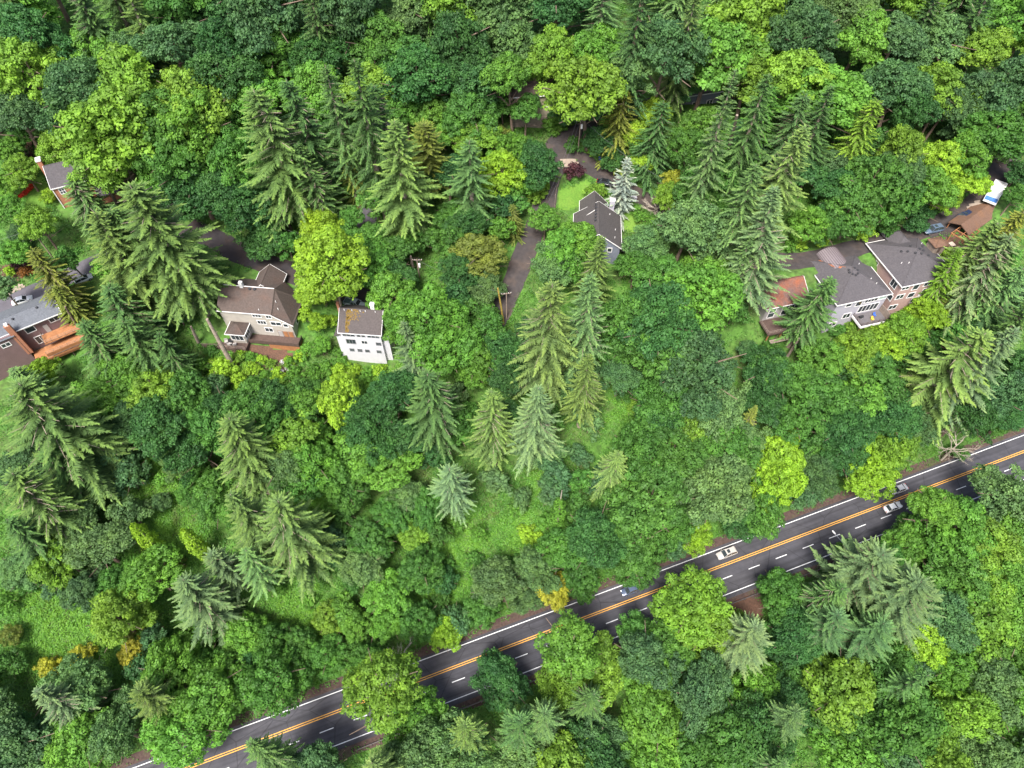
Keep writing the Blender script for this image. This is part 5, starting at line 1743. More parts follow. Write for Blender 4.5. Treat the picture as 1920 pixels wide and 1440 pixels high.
S_("""
60 300 12 v; 90 300 17 y; 15 342 17 v; 95 372 14 l; 36 492 15 v; 50 510 12 r; 18 508 12 l; 100 665 17 G; 35 682 17 G; 10 692 15 g; 130 655 14 y; 62 690 12 g
590 560 18 G; 572 590 16 l; 622 600 14 l; 612 690 16 G; 450 662 10 l; 470 667 11 G; 490 672 10 l; 507 682 11 y; 525 668 10 G; 540 672 11 l; 480 692 12 l; 500 706 13 G; 515 716 12 l; 462 690 12 y; 652 690 12 G; 668 697 14 l; 690 702 15 G; 714 694 14 l; 640 678 12 G; 630 660 12 G; 565 665 13 l; 470 690 14 l; 505 660 12 y; 520 700 14 l; 545 680 12 G; 450 715 18 l; 420 700 26 l; 400 725 26 G; 445 670 12 y; 480 720 16 G; 530 720 14 y; 555 705 18 G; 580 660 18 G; 640 700 20 l; 590 700 18 G; 380 690 18 G; 395 655 12 g
1110 362 17 y; 1125 358 14 y; 1077 325 18 v; 1150 375 12 y; 1068 385 9 v; 1195 395 12 G; 1205 410 14 G; 1220 425 14 G; 1060 258 14 r; 1075 275 18 g; 1100 285 16 r; 1115 285 14 y; 1140 305 12 G; 1055 290 12 r; 1030 440 10 g
1500 455 18 l; 1540 452 20 l; 1580 452 20 l; 1620 440 20 l; 1650 432 18 l; 1690 425 16 G; 1480 462 14 G; 1775 480 16 l; 1790 492 16 G; 1905 340 18 g; 1900 310 16 g; 1880 360 12 G
1640 620 18 y; 1600 615 16 y; 1690 605 16 l; 1570 625 14 g; 1500 620 14 g; 1440 650 16 g
95 1250 20 Y; 160 1228 22 Y; 270 1166 13 Y; 285 1240 18 Y; 240 1195 14 o; 370 1228 12 Y; 20 1130 24 G; 60 1100 20 g; 330 1060 18 o; 430 1210 16 o
860 985 18 G; 900 1000 18 G; 890 1050 18 g; 840 1060 16 g; 800 960 16 r; 590 1010 18 G; 640 1010 18 g; 560 980 18 G; 620 1060 18 g; 730 1030 16 g; 520 1100 18 G; 580 1130 16 G; 1180 790 16 G; 1190 760 14 y; 1170 740 16 g
1340 1165 16 g; 1440 1120 20 g; 1420 1100 18 y; 1365 1110 14 G; 970 960 16 G; 985 1000 18 l; 1010 1010 16 l; 1080 1060 16 G; 960 1060 18 g
430 690 10 Y; 250 960 18 g; 310 900 18 G; 270 870 16 G; 220 900 16 g; 1425 736 15 l; 700 400 16 y; 690 425 14 y; 765 545 14 G; 610 560 16 l; 1350 470 16 g; 1330 480 16 g; 1870 800 16 g; 1830 800 16 g; 1790 850 18 g; 1240 1040 16 g
""")
rng = random.Random(11)
NOTREE = [  # photograph areas kept free of filler crowns (roads, houses, lawns, clearings)
    [(0, 590), (150, 490), (170, 530), (150, 650), (60, 690), (0, 700)], [(390, 430), (560, 480), (720, 545), (735, 700), (560, 740), (350, 660), (350, 600)],
    [(900, 640), (1000, 400), (1030, 290), (1050, 225), (1110, 225), (1200, 300), (1260, 380), (1330, 430), (1320, 470), (1215, 450), (1175, 510), (1090, 500), (1000, 480), (960, 640)],
    [(1390, 500), (1500, 440), (1700, 420), (1830, 350), (1880, 260), (1915, 260), (1900, 400), (1830, 480), (1790, 600), (1560, 640), (1400, 670)],
    [(15, 260), (130, 250), (210, 320), (200, 390), (100, 410), (20, 380)], [(820, 940), (960, 930), (1030, 1040), (940, 1080), (830, 1060)],
    [(30, 1100), (200, 1080), (260, 1250), (30, 1262)], [(500, 1080), (600, 1080), (600, 1200), (500, 1200)], [(260, 860), (330, 850), (330, 960), (260, 960)],
    [(255, 950), (420, 950), (420, 1060), (255, 1060)], [(1335, 1095), (1440, 1095), (1440, 1205), (1335, 1205)], [(1150, 730), (1215, 720), (1230, 800), (1150, 810)],
    [(700, 1180), (790, 1180), (790, 1262), (700, 1262)], [(1720, 780), (1840, 770), (1840, 880), (1720, 880)], [(1240, 175), (1345, 175), (1345, 215), (1240, 215)],
    [(1005, 175), (1040, 175), (1040, 215), (1005, 215)], [(725, 190), (765, 190), (765, 265), (725, 265)], [(665, 380), (705, 380), (705, 430), (665, 430)],
]


def blocked(px, py):
    return any(pip(px, py, pl) for pl in NOTREE)


# woods going on past the edges of the photograph, and young trees filling the gaps
placed_px = [(t[1], t[2] + (25 if t[0] not in 'BL' else 0), t[3]) for t in TREES]
for yy in list(range(-60, 175, 74)) + list(range(1290, 1500, 74)):
    for xx in range(-40, 1980, 90):
        px, py = xx + rng.uniform(-28, 28), yy + rng.uniform(-22, 22)
        if rng.random() < .45 and py < 40:
            TREES.append((rng.choice('FFFC'), px, py - 50, rng.uniform(40, 62), rng.choice('kkfpg'), rng.uniform(24, 36)))
        elif py > 1250 and rng.random() < .16:
            TREES.append((rng.choice('FFA'), px, py - 15, rng.uniform(44, 62), rng.choice('kfap'), rng.uniform(22, 30)))
        else:
            c_ = rng.choice('gGGyydbp')
            TREES.append(('L' if c_ in 'dbp' else 'B', px, py, rng.uniform(52, 78), c_, None))
for yy in range(195, 1262, 50):
    for xx in range(10, 1920, 54):
        px, py = xx + rng.uniform(-22, 22), yy + rng.uniform(-20, 20)
        if blocked(px, py) or blocked(px, py - 14):
            continue
        if any((px - a) ** 2 + (py - b) ** 2 < (c * .80) ** 2 for a, b, c in placed_px):
            continue
        if px < 1000 and py > 900 and rng.random() < .3:
            continue
        TREES.append(('U', px, py, rng.uniform(22, 36), rng.choice('gggdGbp'), None))

# ------------------------------------------------------------------ vegetation: planting
# things the photograph shows free of leaves: crowns beside them are kept small enough
PROT = [(850, 1240), (890, 1215), (930, 1195), (1060, 1143), (1100, 1125), (1178, 1105), (1240, 1088), (1290, 1068), (1215, 1150), (1200, 1130), (1345, 1040), (1380, 1030), (1400, 1050), (1350, 1085), (1400, 1090), (1440, 1070), (1450, 1035),
        (1500, 1010), (1560, 990), (1600, 990), (1600, 1010), (1690, 915), (1668, 925), (1675, 948), (1740, 905), (1800, 880), (1900, 850), (1780, 905), (1650, 985), (1520, 1030), (1560, 1010), (1385, 1150), (1410, 1140),
        (1080, 395), (1105, 375), (1115, 420), (1135, 430), (1152, 440), (1145, 470), (1150, 492), (1158, 405), (1065, 370), (1085, 358), (1180, 418), (1195, 408), (1030, 338), (1024, 378), (1070, 300), (1100, 312), (1140, 335), (1075, 325), (1220, 385),
        (20, 560), (60, 545), (45, 572), (90, 600), (40, 600), (20, 650), (60, 650), (110, 640), (130, 630), (430, 460), (470, 490), (520, 505), (545, 515), (665, 573), (690, 556), (650, 552), (440, 560), (470, 550), (500, 530), (550, 570),
        (490, 610), (540, 620), (555, 645), (510, 640), (450, 615), (640, 600), (700, 600), (640, 640), (690, 680), (715, 650), (650, 670), (85, 320), (108, 350), (125, 340), (160, 345), (60, 365), (75, 382), (45, 355), (975, 490), (940, 578),
        (955, 545), (990, 450), (1520, 482), (1600, 462), (1680, 442), (1750, 435), (1800, 410), (1830, 385), (1858, 368), (1880, 312), (1872, 335), (1560, 500), (1600, 540), (1640, 560), (1590, 600), (1560, 615), (1640, 600), (1700, 470), (1760, 510),
        (1700, 560), (1750, 545), (1670, 585), (1490, 580), (1450, 610), (1420, 640), (1840, 400), (1870, 395), (1790, 450), (1070, 250), (1058, 250), (1285, 190), (1310, 192), (1023, 192), (50, 280), (288, 1000), (365, 1005), (1050, 945), (1780, 830), (745, 1225), (1150, 1122), (1225, 1112), (1262, 1100), (1245, 1125), (1190, 1098), (1320, 1055), (1705, 908), (1660, 940), (1850, 380), (1867, 352), (1878, 362), (1815, 425), (1835, 415), (1885, 385),
        (100, 1150), (140, 1200), (90, 1215), (60, 1150), (180, 1210), (860, 1000), (870, 1040), (840, 970), (900, 990), (560, 1150), (540, 1130), (300, 920), (330, 960), (985, 1005), (1185, 765), (1175, 745), (690, 712), (420, 710), (560, 690), (580, 650),
        (600, 620), (650, 700), (330, 1030), (600, 965), (1010, 1000), (820, 1110), (445, 690), (38, 370), (42, 362), (60, 350), (50, 385), (36, 352), (84, 345), (430, 475), (450, 500), (410, 455), (120, 1130), (40, 1200), (200, 1240), (520, 1150), (590, 1140), (280, 890), (340, 900), (620, 980), (880, 1070), (1700, 932), (1658, 958), (1690, 945), (1720, 925), (1165, 1112), (1195, 1105)]
ROAD_D = []


def near_road(x, y, m=0.6):
    s, d = sd(x, y)
    if -8.0 - m < d < 5.0 + m:
        return True
    for k, (w, Q) in ROADS.items():
        if np.min((Q[:, 0] - x) ** 2 + (Q[:, 1] - y) ** 2) < (w / 2 + m) ** 2:
            return True
    return False


def near_house(x, y):
    for h, (x0, x1, y0, y1) in HB_RECT:
        v = h.root.matrix_basis.inverted() @ Vector((x, y, 0))
        if x0 < v.x < x1 and y0 < v.y < y1:
            return True
    return False


HB_RECT = [(H2, (-.8, 15.6, -.8, 18)), (H1, (-.8, 15.6, -.8, 18)), (H0, (-12.4, 2.8, -1, 13)), (HW, (-2, 12, -.6, 9)), (HB, (-12.8, 10.8, -5.2, 13.5)), (HBl, (-13, 1.5, -.5, 18)), (HL, (-15, 13, -4.6, 8.5)),
           (HK, (-1, 15, -3.5, 10)), (HT, (-4.5, 12, -1, 10)), (HG, (-10, 2.5, -1, 9)), (HCp, (-1, 16.5, -3, 4))]
KINDN = {'B': 'maple_tree', 'L': 'alder_tree', 'U': 'young_tree', 'F': 'fir_tree', 'W': 'old_fir_tree', 'C': 'cedar_tree', 'P': 'spruce_tree', 'A': 'silver_fir_tree'}
KINDW = {'B': 'maple', 'L': 'alder', 'U': 'young tree', 'F': 'fir', 'W': 'broad fir', 'C': 'cedar', 'P': 'spruce', 'A': 'feathery fir'}
NVAR = {'B': 6, 'L': 4, 'U': 4, 'F': 7, 'W': 2, 'C': 2, 'P': 1, 'A': 2}
LABELQ = []
PLANTED = []
skipped = 0
for n_, (kd, px, py, rp, col, hgt) in enumerate(TREES):
    key = kd + str(rng.randrange(NVAR[kd]))
    cme, tme, Hn, Rn, czn = PROTO[key]
    inside = -40 < px < 1960 and 170 < py < 1270
    if kd in 'BLU':
        # crown centre seen at (px, py): find the size, then the spot
        rp0 = rp
        for (qx, qy) in PROT if hgt != -1 else []:
            dq = math.hypot(px - qx, (py - qy) * 1.1)
            rp = min(rp, max(dq * .84, rp * .36))
        rm = rp / 8.0
        for _ in range(2):
            k = rm / Rn
            X, Y, Z = march(px, py, czn * k * 1.0, ground)
            rm = rp / project(X, Y, Z)[2]
        k = rm / Rn
        # where the trunk would stand on a road, make the tree shorter or taller until it stands beside it
        lift = 1.0
        if near_road(X, Y) or near_house(X, Y):
            ok = False
            for f_ in (1.2, .8, 1.4, .6, 1.7, .4, 2.1, 2.5):
                X, Y, Z = march(px, py, czn * k * f_, ground)
                if not near_road(X, Y) and not near_house(X, Y):
                    lift = f_
                    ok = True
                    break
            if not ok:
                skipped += 1
                continue
        sx = k * rng.uniform(.94, 1.06)
        u_ = rng.uniform(.84, 1.18)
        if hgt == -1 or rp < rp0 - .5:      # beside a street or house the crown keeps its surveyed outline
            u_ = 1.0
        sc = (sx * u_, sx / u_, k * rng.uniform(.9, 1.12))
    else:
        X, Y, Z = march(px, py, hgt, ground)
        if kd != 'P' and (near_road(X, Y) or near_house(X, Y)):
            ok = False
            for f_ in (1.12, .88, 1.25, .75, 1.4, .6, 1.6):
                X, Y, Z = march(px, py, hgt * f_, ground)
                if not near_road(X, Y) and not near_house(X, Y):
                    hgt *= f_
                    ok = True
                    break
            if not ok:
                skipped += 1
                continue
        sc_px = project(X, Y, gz(X, Y) + hgt * .35)[2]
        rm = rp / sc_px * 1.05
        sc = (rm / Rn, rm / Rn, hgt / Hn)
    if kd not in 'BLU':
        lift = 1.0
    z0 = gz(X, Y)
    root = empty(KINDN[kd], (X, Y, z0), rng.uniform(0, 6.28))
    root.scale = sc
    lean_ = .035 if kd not in 'BLU' else .08
    root.rotation_euler = (rng.gauss(0, lean_), rng.gauss(0, lean_), rng.uniform(0, 6.28))
    root['category'] = 'tree'
    root['group'] = 'trees on the wooded hillside'
    tk = link(bpy.data.objects.new('trunk', tme), root)
    cr = link(bpy.data.objects.new('crown', cme), root)
    if lift != 1.0:          # longer or shorter bare stem under the same crown
        tk.scale = (1, 1, lift)
        cr.location = (0, 0, czn * (lift - 1))
    c = PAL[col][0]
    j = [rng.uniform(.93, 1.07) for _ in range(3)]
    br = rng.uniform(.84, 1.16)
    cr.color = (c[0] * br * j[0], c[1] * br, c[2] * br * j[2], 1)
    size = 'small' if rm < 3.2 else ('large' if rm > 6 else 'midsize')
    LABELQ.append((root, size, PAL[col][1], KINDW[kd], px, py, rm))
    PLANTED.append((X, Y, rm))
for n_, (px, py, rp, col) in enumerate(SHRUBS):
    cme, tme, Hn, Rn, czn = PROTO['S%d' % rng.randrange(3)]
    X, Y, Z = march(px, py, 1.2, ground)
    if near_road(X, Y, -.3) or near_house(X, Y):
        X, Y, Z = march(px, py, 2.2, ground)
        if near_road(X, Y, -.3) or near_house(X, Y):
            skipped += 1
            continue
    rm = rp / project(X, Y, Z)[2]
    k = rm / Rn
    root = empty('shrub', (X, Y, gz(X, Y)), rng.uniform(0, 6.28))
    root.scale = (k, k, k * rng.uniform(.9, 1.25))
    root['category'] = 'shrub'
    root['group'] = 'shrubs on the hillside'
    link(bpy.data.objects.new('stem', tme), root)
    cr = link(bpy.data.objects.new('foliage', cme), root)
    c = PAL[col][0]
    br = rng.uniform(.9, 1.15)
    cr.color = (c[0] * br, c[1] * br, c[2] * br, 1)
    LABELQ.append((root, 'small' if rm < 1.8 else 'rounded', PAL[col][1], 'shrub', px, py, rm))
print('trees', len(TREES), 'shrubs', len(SHRUBS), 'skipped', skipped)


# ivy columns, ivy wrapped snag
def ivy_column(base_px, h, r_, col, label, bare=0.0):
    x, y, z = spot(*base_px)
    e = empty('ivy_clad_trunk', (x, y, z), 0)
    tag(e, label, 'tree')
    MB().tube([(0, 0, -1), (.1, 0, h * .6), (.15, .1, h + bare)], [.32, .25, .08], 8).build('trunk', M['dead_wood'], e)
    rr = np.random.default_rng(int(base_px[0]))
    n = 3200
    t = rr.random(n)
    zz = .6 + t * (h - .4)
    prof = r_ * (np.sin(np.clip(t * .93 + .07, 0, 1) * math.pi) ** .42) * (1 + .14 * np.sin(zz * 2.1) + .1 * np.sin(zz * 4.7 + 1))
    az = rr.uniform(0, 6.283, n)
    lump = 1 + .18 * np.sin(az * 3 + zz * 1.3)
    d = np.stack([np.cos(az), np.sin(az), .35 + 0 * az], 1)
    P = np.stack([np.cos(az) * prof * lump * rr.uniform(.8, 1.05, n), np.sin(az) * prof * lump * rr.uniform(.8, 1.05, n), zz], 1)
    nn = d + rr.normal(size=(n, 3)) * .4
    D = np.cross(nn, rr.normal(size=(n, 3)))
    o = link(bpy.data.objects.new('ivy', leaf_mesh('ivy', kites(P, D, nn, rr.uniform(.25, .5, n), rr.uniform(.22, .4, n)), np.clip(rr.uniform(.2, .8, n), 0, 1), M['leaf'])), e)
    o.color = (*PAL[col][0], 1)


ivy_column((309, 1040), 16, 1.7, 'l', 'bright ivy clad column, left of the two in the lower left')
ivy_column((392, 1046), 15, 1.6, 'l', 'bright ivy clad column, right of the two in the lower left')
ivy_column((1042, 1000), 18, 1.6, 'G', 'ivy wrapped snag with a bare broken tip below the central firs', 4.0)
ivy_column((306, 850), 11, 1.5, 'G', 'slanting ivy clad trunk right of the broad left fir')


# dead bare trees
def dead_tree(base_px, h, spread, label, seed, material, upright=.6):
    x, y, z = spot(*base_px)
    e = empty('dead_tree', (x, y, z), 0)
    tag(e, label, 'tree')
    r = random.Random(seed)
    tk, tw = MB(), MB()
    tk.tube([(0, 0, -1), (.1, 0, h * .4), (.2, .1, h * .75)], [.3, .22, .1], 8)

    def grow(p, d, L, rad, lv):
        q = p + d * L
        m_ = p + d * L * .5 + Vector((r.uniform(-1, 1), r.uniform(-1, 1), r.uniform(-.3, .6))) * L * .1
        tw.tube([p, m_, q], [rad, rad * .8, rad * .5], 4, cap=False)
        if lv == 0:
            return
        for i in range(3 if lv > 1 else 4):
            nd = (d + Vector((r.uniform(-1, 1), r.uniform(-1, 1), r.uniform(-.5, .9))) * .75).normalized()
            grow(p + d * L * r.uniform(.45, 1.0), nd, L * r.uniform(.5, .75), rad * .55, lv - 1)
    for i in range(11):
        a = 2 * math.pi * i / 11 + r.uniform(-.3, .3)
        zz = h * r.uniform(.3, .75)
        d = Vector((math.cos(a), math.sin(a), r.uniform(.1, upright * 1.6))).normalized()
        grow(Vector((.1, 0, zz)), d, spread * r.uniform(.4, .6), .10, 3)
    tk.build('trunk', material, e)
    tw.build('branches', material, e)


dead_tree((1765, 862), 10, 6.0, 'leafless bleached tree beside the highway verge at the right', 3, M['dead_wood'])
dead_tree((752, 1258), 9, 5.5, 'grey twiggy leafless tree at the bottom beside the highway start', 4, M['dead_wood'], 1.0)
dead_tree((1228, 402), 2.6, 4.0, 'pile of bare pale branches on the street behind the side lawn', 6, M['dead_wood'], .2)
dead_tree((1722, 262), 12, 4.5, 'dead brown twiggy tree deep in the upper right woods', 8, M['bark'])


# logs and bare trunks that stand free of their crowns
def bare_trunk(base_px, top_px, h, r_, label, material):
    x, y, z = spot(*base_px)
    X, Y, Z = at_z(top_px[0], top_px[1], z + h)
    e = empty('bare_trunk', (x, y, z), 0)
    tag(e, label, 'tree trunk')
    MB().tube([(0, 0, -1), ((X - x) * .5, (Y - y) * .5, h * .5), (X - x, Y - y, h)], [r_, r_ * .82, r_ * .5], 10).build('stem', material, e)
    mb = MB()
    for k in range(4):
        t = .3 + .15 * k
        p = Vector(((X - x) * t, (Y - y) * t, h * t))
        mb.tube([p, p + Vector((math.cos(k * 2.1), math.sin(k * 2.1), .2)) * (r_ + .25)], .05, 5)
    mb.build('branch_stub', material, e)


bare_trunk((440, 692), (388, 598), 17.0, .62, 'thick pale fir trunk standing in front of the beige house patio', M['pale_bark'])
bare_trunk((356, 714), (330, 676), 8.0, .45, 'pale broken trunk left of the patio, lower of the stubs', M['pale_bark'])
bare_trunk((372, 642), (358, 612), 7.0, .45, 'brown trunk at the left end of the patio railing', M['pale_bark'])
bare_trunk((1476, 668), (1499, 634), 9.0, .38, 'pale slim trunk under the fir in front of the lavender house', M['pale_bark'])
bare_trunk((642, 586), (634, 548), 8.0, .38, 'pale trunk of the lime green tree beside the parked pickup', M['pale_bark'])
bare_trunk((1362, 300), (1382, 216), 19.0, .55, 'tall pale bare trunk beside the ashy fir at the top', M['pale_bark'])
bare_trunk((667, 296), (641, 186), 24.0, .45, 'tall brown bare trunk among the dark firs at the top', M['bark'])
bare_trunk((686, 302), (676, 240), 13.0, .40, 'shorter brown bare trunk right of the tall one at the top', M['bark'])
bare_trunk((152, 622), (122, 575), 10.0, .4, 'grey trunk of the olive cedar beside the orange decks', M['bark'])
bare_trunk((776, 508), (770, 480), 7.0, .4, 'pale trunk foot of the tall yellowish fir by the short pole', M['pale_bark'])

# red flower bed on the upper left lawn
FL = mat('red_flower', (0.75, 0.05, 0.02), .7, .2, 4)
for k, (px, py, rr_) in enumerate([(45, 345, .65), (60, 351, .85), (56, 356, .7), (51, 361, .7), (47, 364, .75), (42, 367, .6), (38, 370, .6)]):
    x, y, z = spot(px, py)
    e = empty('flower_bush', (x, y, z), 0)
    tag(e, ['red flowering bush nearest the purple shrub on the upper left lawn', 'largest red flowering bush at the upper end of the row', 'second red flowering bush down the row', 'third red flowering bush down the row',
            'fourth red flowering bush down the row', 'fifth red flowering bush down the row', 'last red flowering bush at the lower end of the row'][k], 'flower bush', 'red flowering bushes')
    r = np.random.default_rng(k)
    n = 320
    d = rand_dirs(r, n)
    d[:, 2] = np.abs(d[:, 2])
    P = d * rr_ * r.uniform(.7, 1.05, (n, 1)) + np.array([0, 0, .1])
    nn = d + r.normal(size=(n, 3)) * .4
    link(bpy.data.objects.new('blossom', leaf_mesh('blossom', kites(P, np.cross(nn, r.normal(size=(n, 3))), nn, r.uniform(.15, .3, n), r.uniform(.12, .25, n)), r.random(n), FL)), e)
    MB().tube([(0, 0, -.2), (0, 0, rr_ * .6)], .05, 5).build('stem', M['bark'], e)
# white and pink garden flowers below the beige house
FW = mat('white_flower', (0.62, 0.58, 0.60), .7, .2, 4)
for k, (px, py, lb) in enumerate([(531, 682, 'uppermost pale flowering bush in the beige house garden'), (548, 690, 'rightmost pale flowering bush in the beige house garden'), (540, 694, 'middle pale flowering bush in the beige house garden'),
                                  (530, 700, 'lowest pale flowering bush in the beige house garden'), (512, 698, 'leftmost pale flowering bush in the beige house garden')]):
    x, y, z = spot(px, py)
    e = empty('flower_bush', (x, y, z), 0)
    tag(e, lb, 'flower bush', 'pale flowering bushes')
    r = np.random.default_rng(50 + k)
    n = 160
    d = rand_dirs(r, n)
    d[:, 2] = np.abs(d[:, 2])
    P = d * .6 * r.uniform(.7, 1.05, (n, 1)) + np.array([0, 0, .7])
    nn = d + r.normal(size=(n, 3)) * .4
    link(bpy.data.objects.new('blossom', leaf_mesh('blossom', kites(P, np.cross(nn, r.normal(size=(n, 3))), nn, r.uniform(.12, .25, n), r.uniform(.1, .2, n)), r.random(n), FW)), e)
    MB().tube([(0, 0, -.2), (0, 0, 1.0)], .05, 5).build('stem', M['bark'], e)

# ------------------------------------------------------------------ undergrowth (ivy, ferns, bramble): nobody could count it
CLEAR = [(860, 1010, 60), (985, 1005, 40), (130, 1180, 95), (560, 1150, 55), (600, 960, 40), (300, 905, 45), (420, 700, 50), (1185, 760, 45), (690, 700, 40), (60, 1110, 45), (330, 1010, 50), (1020, 900, 30), (250, 1160, 40), (740, 690, 40), (830, 1090, 40), (1100, 1110, 40)]
r = np.random.default_rng(77)
N0 = 150000
X = r.uniform(-185, 185, N0)
Y = r.uniform(8, 235, N0)
ex, ey = [X], [Y]
for (cx_, cy_, rr_) in CLEAR:           # the open fern and grass patches grow thicker
    sx_, sy_, _z = spot(cx_, cy_)
    k_ = int(.5 * rr_ * rr_)
    ex.append(sx_ + r.normal(size=k_) * rr_ / 8.5)
    ey.append(sy_ + r.normal(size=k_) * rr_ / 7.5)
X, Y = np.concatenate(ex), np.concatenate(ey)
N0 = len(X)
Z = ground(X, Y)
pxs, pys, _ = project(X, Y, Z)
s_, d_ = sd(X, Y)
keep = (pxs > -90) & (pxs < 2010) & (pys > -90) & (pys < 1530) & ~((d_ > -8.2 - r.random(N0) * 1.6) & (d_ < 4.65 + r.random(N0) ** .7 * 2.2))
for k, (w, Q) in ROADS.items():
    dd = np.full(N0, 1e9)
    for q in Q[::1]:
        dd = np.minimum(dd, (X - q[0]) ** 2 + (Y - q[1]) ** 2)
    keep &= dd > (w / 2 + .5) ** 2
for nm, poly, mt, lb, ct in LAWNS:
    if mt == 'lawn' or nm in ('bare_soil_patch', 'dirt_yard'):
        bx = [p[0] for p in poly]
        by = [p[1] for p in poly]
        cand = np.where(keep & (pxs > min(bx)) & (pxs < max(bx)) & (pys > min(by)) & (pys < max(by)))[0]
        for i in cand:
            if pip(pxs[i], pys[i], poly):
                keep[i] = False
for h, (x0, x1, y0, y1) in HB_RECT:
    mi = h.root.matrix_basis.inverted()
    lx = mi[0][0] * X + mi[0][1] * Y + mi[0][3]
    ly = mi[1][0] * X + mi[1][1] * Y + mi[1][3]
    keep &= ~((lx > x0) & (lx < x1) & (ly > y0) & (ly < y1))
X, Y, Z, pxs, pys = X[keep], Y[keep], Z[keep], pxs[keep], pys[keep]
n = len(X)
bright = np.zeros(n)
for (cx_, cy_, rr_) in CLEAR:
    bright = np.maximum(bright, np.clip(1.5 - np.hypot(pxs - cx_ + 9 * np.sin(pys * .13), pys - cy_ + 9 * np.sin(pxs * .11)) / rr_, 0, 1) * (.55 + .45 * np.sin(X * .9 + 2 * np.sin(Y * .6)) ** 2))
pat = .5 + .25 * np.sin(X * .21 + 1.1 * np.sin(Y * .13)) + .25 * np.sin(Y * .27 + X * .09 + 2)
lum = .9 * pat * (1 - bright) + .25 * bright
cl = 5
P = np.repeat(np.stack([X, Y, Z], 1), cl, 0)
m_ = len(P)
hh = np.repeat(.15 + lum * 1.3 * r.random(n), cl)
P = P + np.stack([r.normal(size=m_) * .38, r.normal(size=m_) * .38, hh * r.uniform(.4, 1.0, m_)], 1)
nn = np.stack([r.normal(size=m_) * .5, r.normal(size=m_) * .5 - .15, np.ones(m_)], 1)
D = np.cross(nn, r.normal(size=(m_, 3)))
Vk = kites(P, D, nn, r.uniform(.2, .46, m_), r.uniform(.15, .32, m_))
tone = np.clip(np.repeat(.22 + .75 * bright + .3 * pat * r.random(n), cl) + r.normal(size=m_) * .1, 0, 1)
# bramble and fern mounds
pick = r.choice(n, 13000, replace=False)
nl = 42
rad = r.uniform(.4, 1.5, len(pick)) * (1 - .3 * bright[pick])
dd = rand_dirs(r, len(pick) * nl)
dd[:, 2] = np.abs(dd[:, 2])
cen = np.repeat(np.stack([X[pick], Y[pick], Z[pick]], 1), nl, 0)
rr2 = np.repeat(rad, nl)[:, None] * r.uniform(.75, 1.1, (len(dd), 1))
P2 = cen + dd * rr2 * np.array([1, 1, .85])
n2 = dd + r.normal(size=dd.shape) * .35 + np.array([0, 0, .2])
V2 = kites(P2, np.cross(n2, r.normal(size=dd.shape)), n2, r.uniform(.2, .45, len(dd)), r.uniform(.15, .32, len(dd)))
t2 = np.clip(np.repeat(.15 + .55 * bright[pick] + .5 * r.random(len(pick)) ** 1.5, nl) + r.normal(size=len(dd)) * .1, 0, 1)
Vk = np.concatenate([Vk, V2])
tone = np.concatenate([tone, t2])


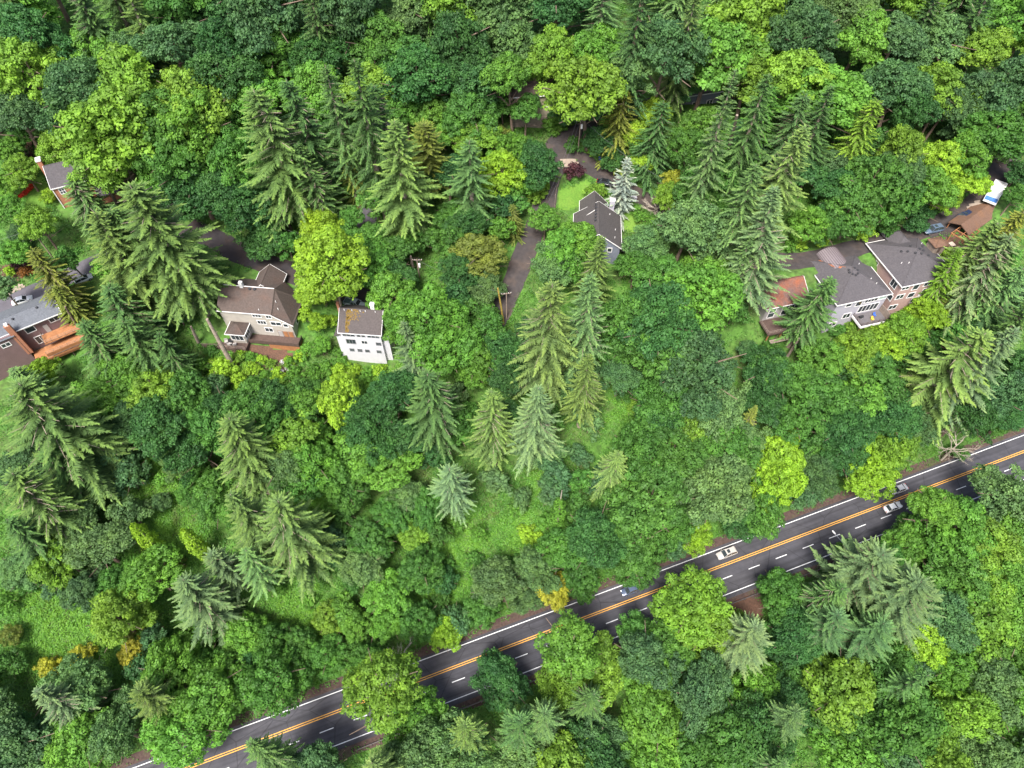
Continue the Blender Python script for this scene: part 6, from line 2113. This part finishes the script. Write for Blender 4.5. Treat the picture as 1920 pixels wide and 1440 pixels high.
def under_mat():
    m, nt, b = new_mat('undergrowth_leaf')
    N, L = nt.nodes, nt.links
    at = N.new("ShaderNodeAttribute")
    at.attribute_name = 'tint'
    cr = N.new("ShaderNodeValToRGB")
    e_ = cr.color_ramp.elements
    e_[0].position = 0.0
    e_[0].color = (0.045, 0.13, 0.022, 1)
    e_[1].position = 1.0
    e_[1].color = (0.150, 0.330, 0.028, 1)
    k = e_.new(.45)
    k.color = (0.085, 0.24, 0.022, 1)
    L.new(at.outputs['Fac'], cr.inputs[0])
    # patches of dead bramble
    tc = N.new("ShaderNodeTexCoord")
    no = N.new("ShaderNodeTexNoise")
    no.inputs['Scale'].default_value = .16
    no.inputs['Detail'].default_value = 6
    no.inputs['Roughness'].default_value = .7
    L.new(tc.outputs['Object'], no.inputs['Vector'])
    mr = N.new("ShaderNodeMapRange")
    mr.inputs['From Min'].default_value = .58
    mr.inputs['From Max'].default_value = .72
    mr.inputs['To Max'].default_value = .55
    L.new(no.outputs['Fac'], mr.inputs['Value'])
    mx = N.new("ShaderNodeMix")
    mx.data_type = 'RGBA'
    L.new(mr.outputs[0], mx.inputs['Factor'])
    L.new(cr.outputs[0], mx.inputs['A'])
    mx.inputs['B'].default_value = (0.12, 0.075, 0.03, 1)
    L.new(mx.outputs['Result'], b.inputs['Base Color'])
    b.inputs['Roughness'].default_value = .6
    tr = N.new("ShaderNodeBsdfTranslucent")
    L.new(mx.outputs['Result'], tr.inputs['Color'])
    ms = N.new("ShaderNodeMixShader")
    ms.inputs[0].default_value = .25
    L.new(b.outputs[0], ms.inputs[1])
    L.new(tr.outputs[0], ms.inputs[2])
    L.new(ms.outputs[0], N["Material Output"].inputs['Surface'])
    return m


ug = link(bpy.data.objects.new('undergrowth', leaf_mesh('undergrowth', Vk, tone, under_mat())))
tag(ug, 'ivy, ferns and bramble covering the slope between the trees', 'undergrowth', kind='stuff')
print('undergrowth leaves', m_)

# ------------------------------------------------------------------ labels of trees and shrubs
ORD = ['nearest', 'second', 'third', 'fourth', 'fifth', 'sixth', 'seventh', 'eighth', 'ninth', 'tenth', 'eleventh', 'twelfth', 'thirteenth', 'fourteenth', 'fifteenth', 'sixteenth']
buckets = {}
for (root, size, cw, kw, px, py, rm) in LABELQ:
    best = min(LM, key=lambda q: (q[1] - px) ** 2 + (q[2] - py) ** 2)
    dx, dy = px - best[1], py - best[2]
    dist = math.hypot(dx, dy)
    ang = math.degrees(math.atan2(-dy, dx)) % 360
    rel = ['right of', 'above right of', 'above', 'above left of', 'left of', 'below left of', 'below', 'below right of'][int((ang + 22.5) // 45) % 8]
    key = f'{size} {cw} {kw} {rel} {best[0]}'
    buckets.setdefault(key, []).append((dist, root))
for key, lst in buckets.items():
    lst.sort(key=lambda q: q[0])
    for i, (dist, root) in enumerate(lst):
        root['label'] = key if len(lst) == 1 else f'{key}, {ORD[min(i, 15)]} out'
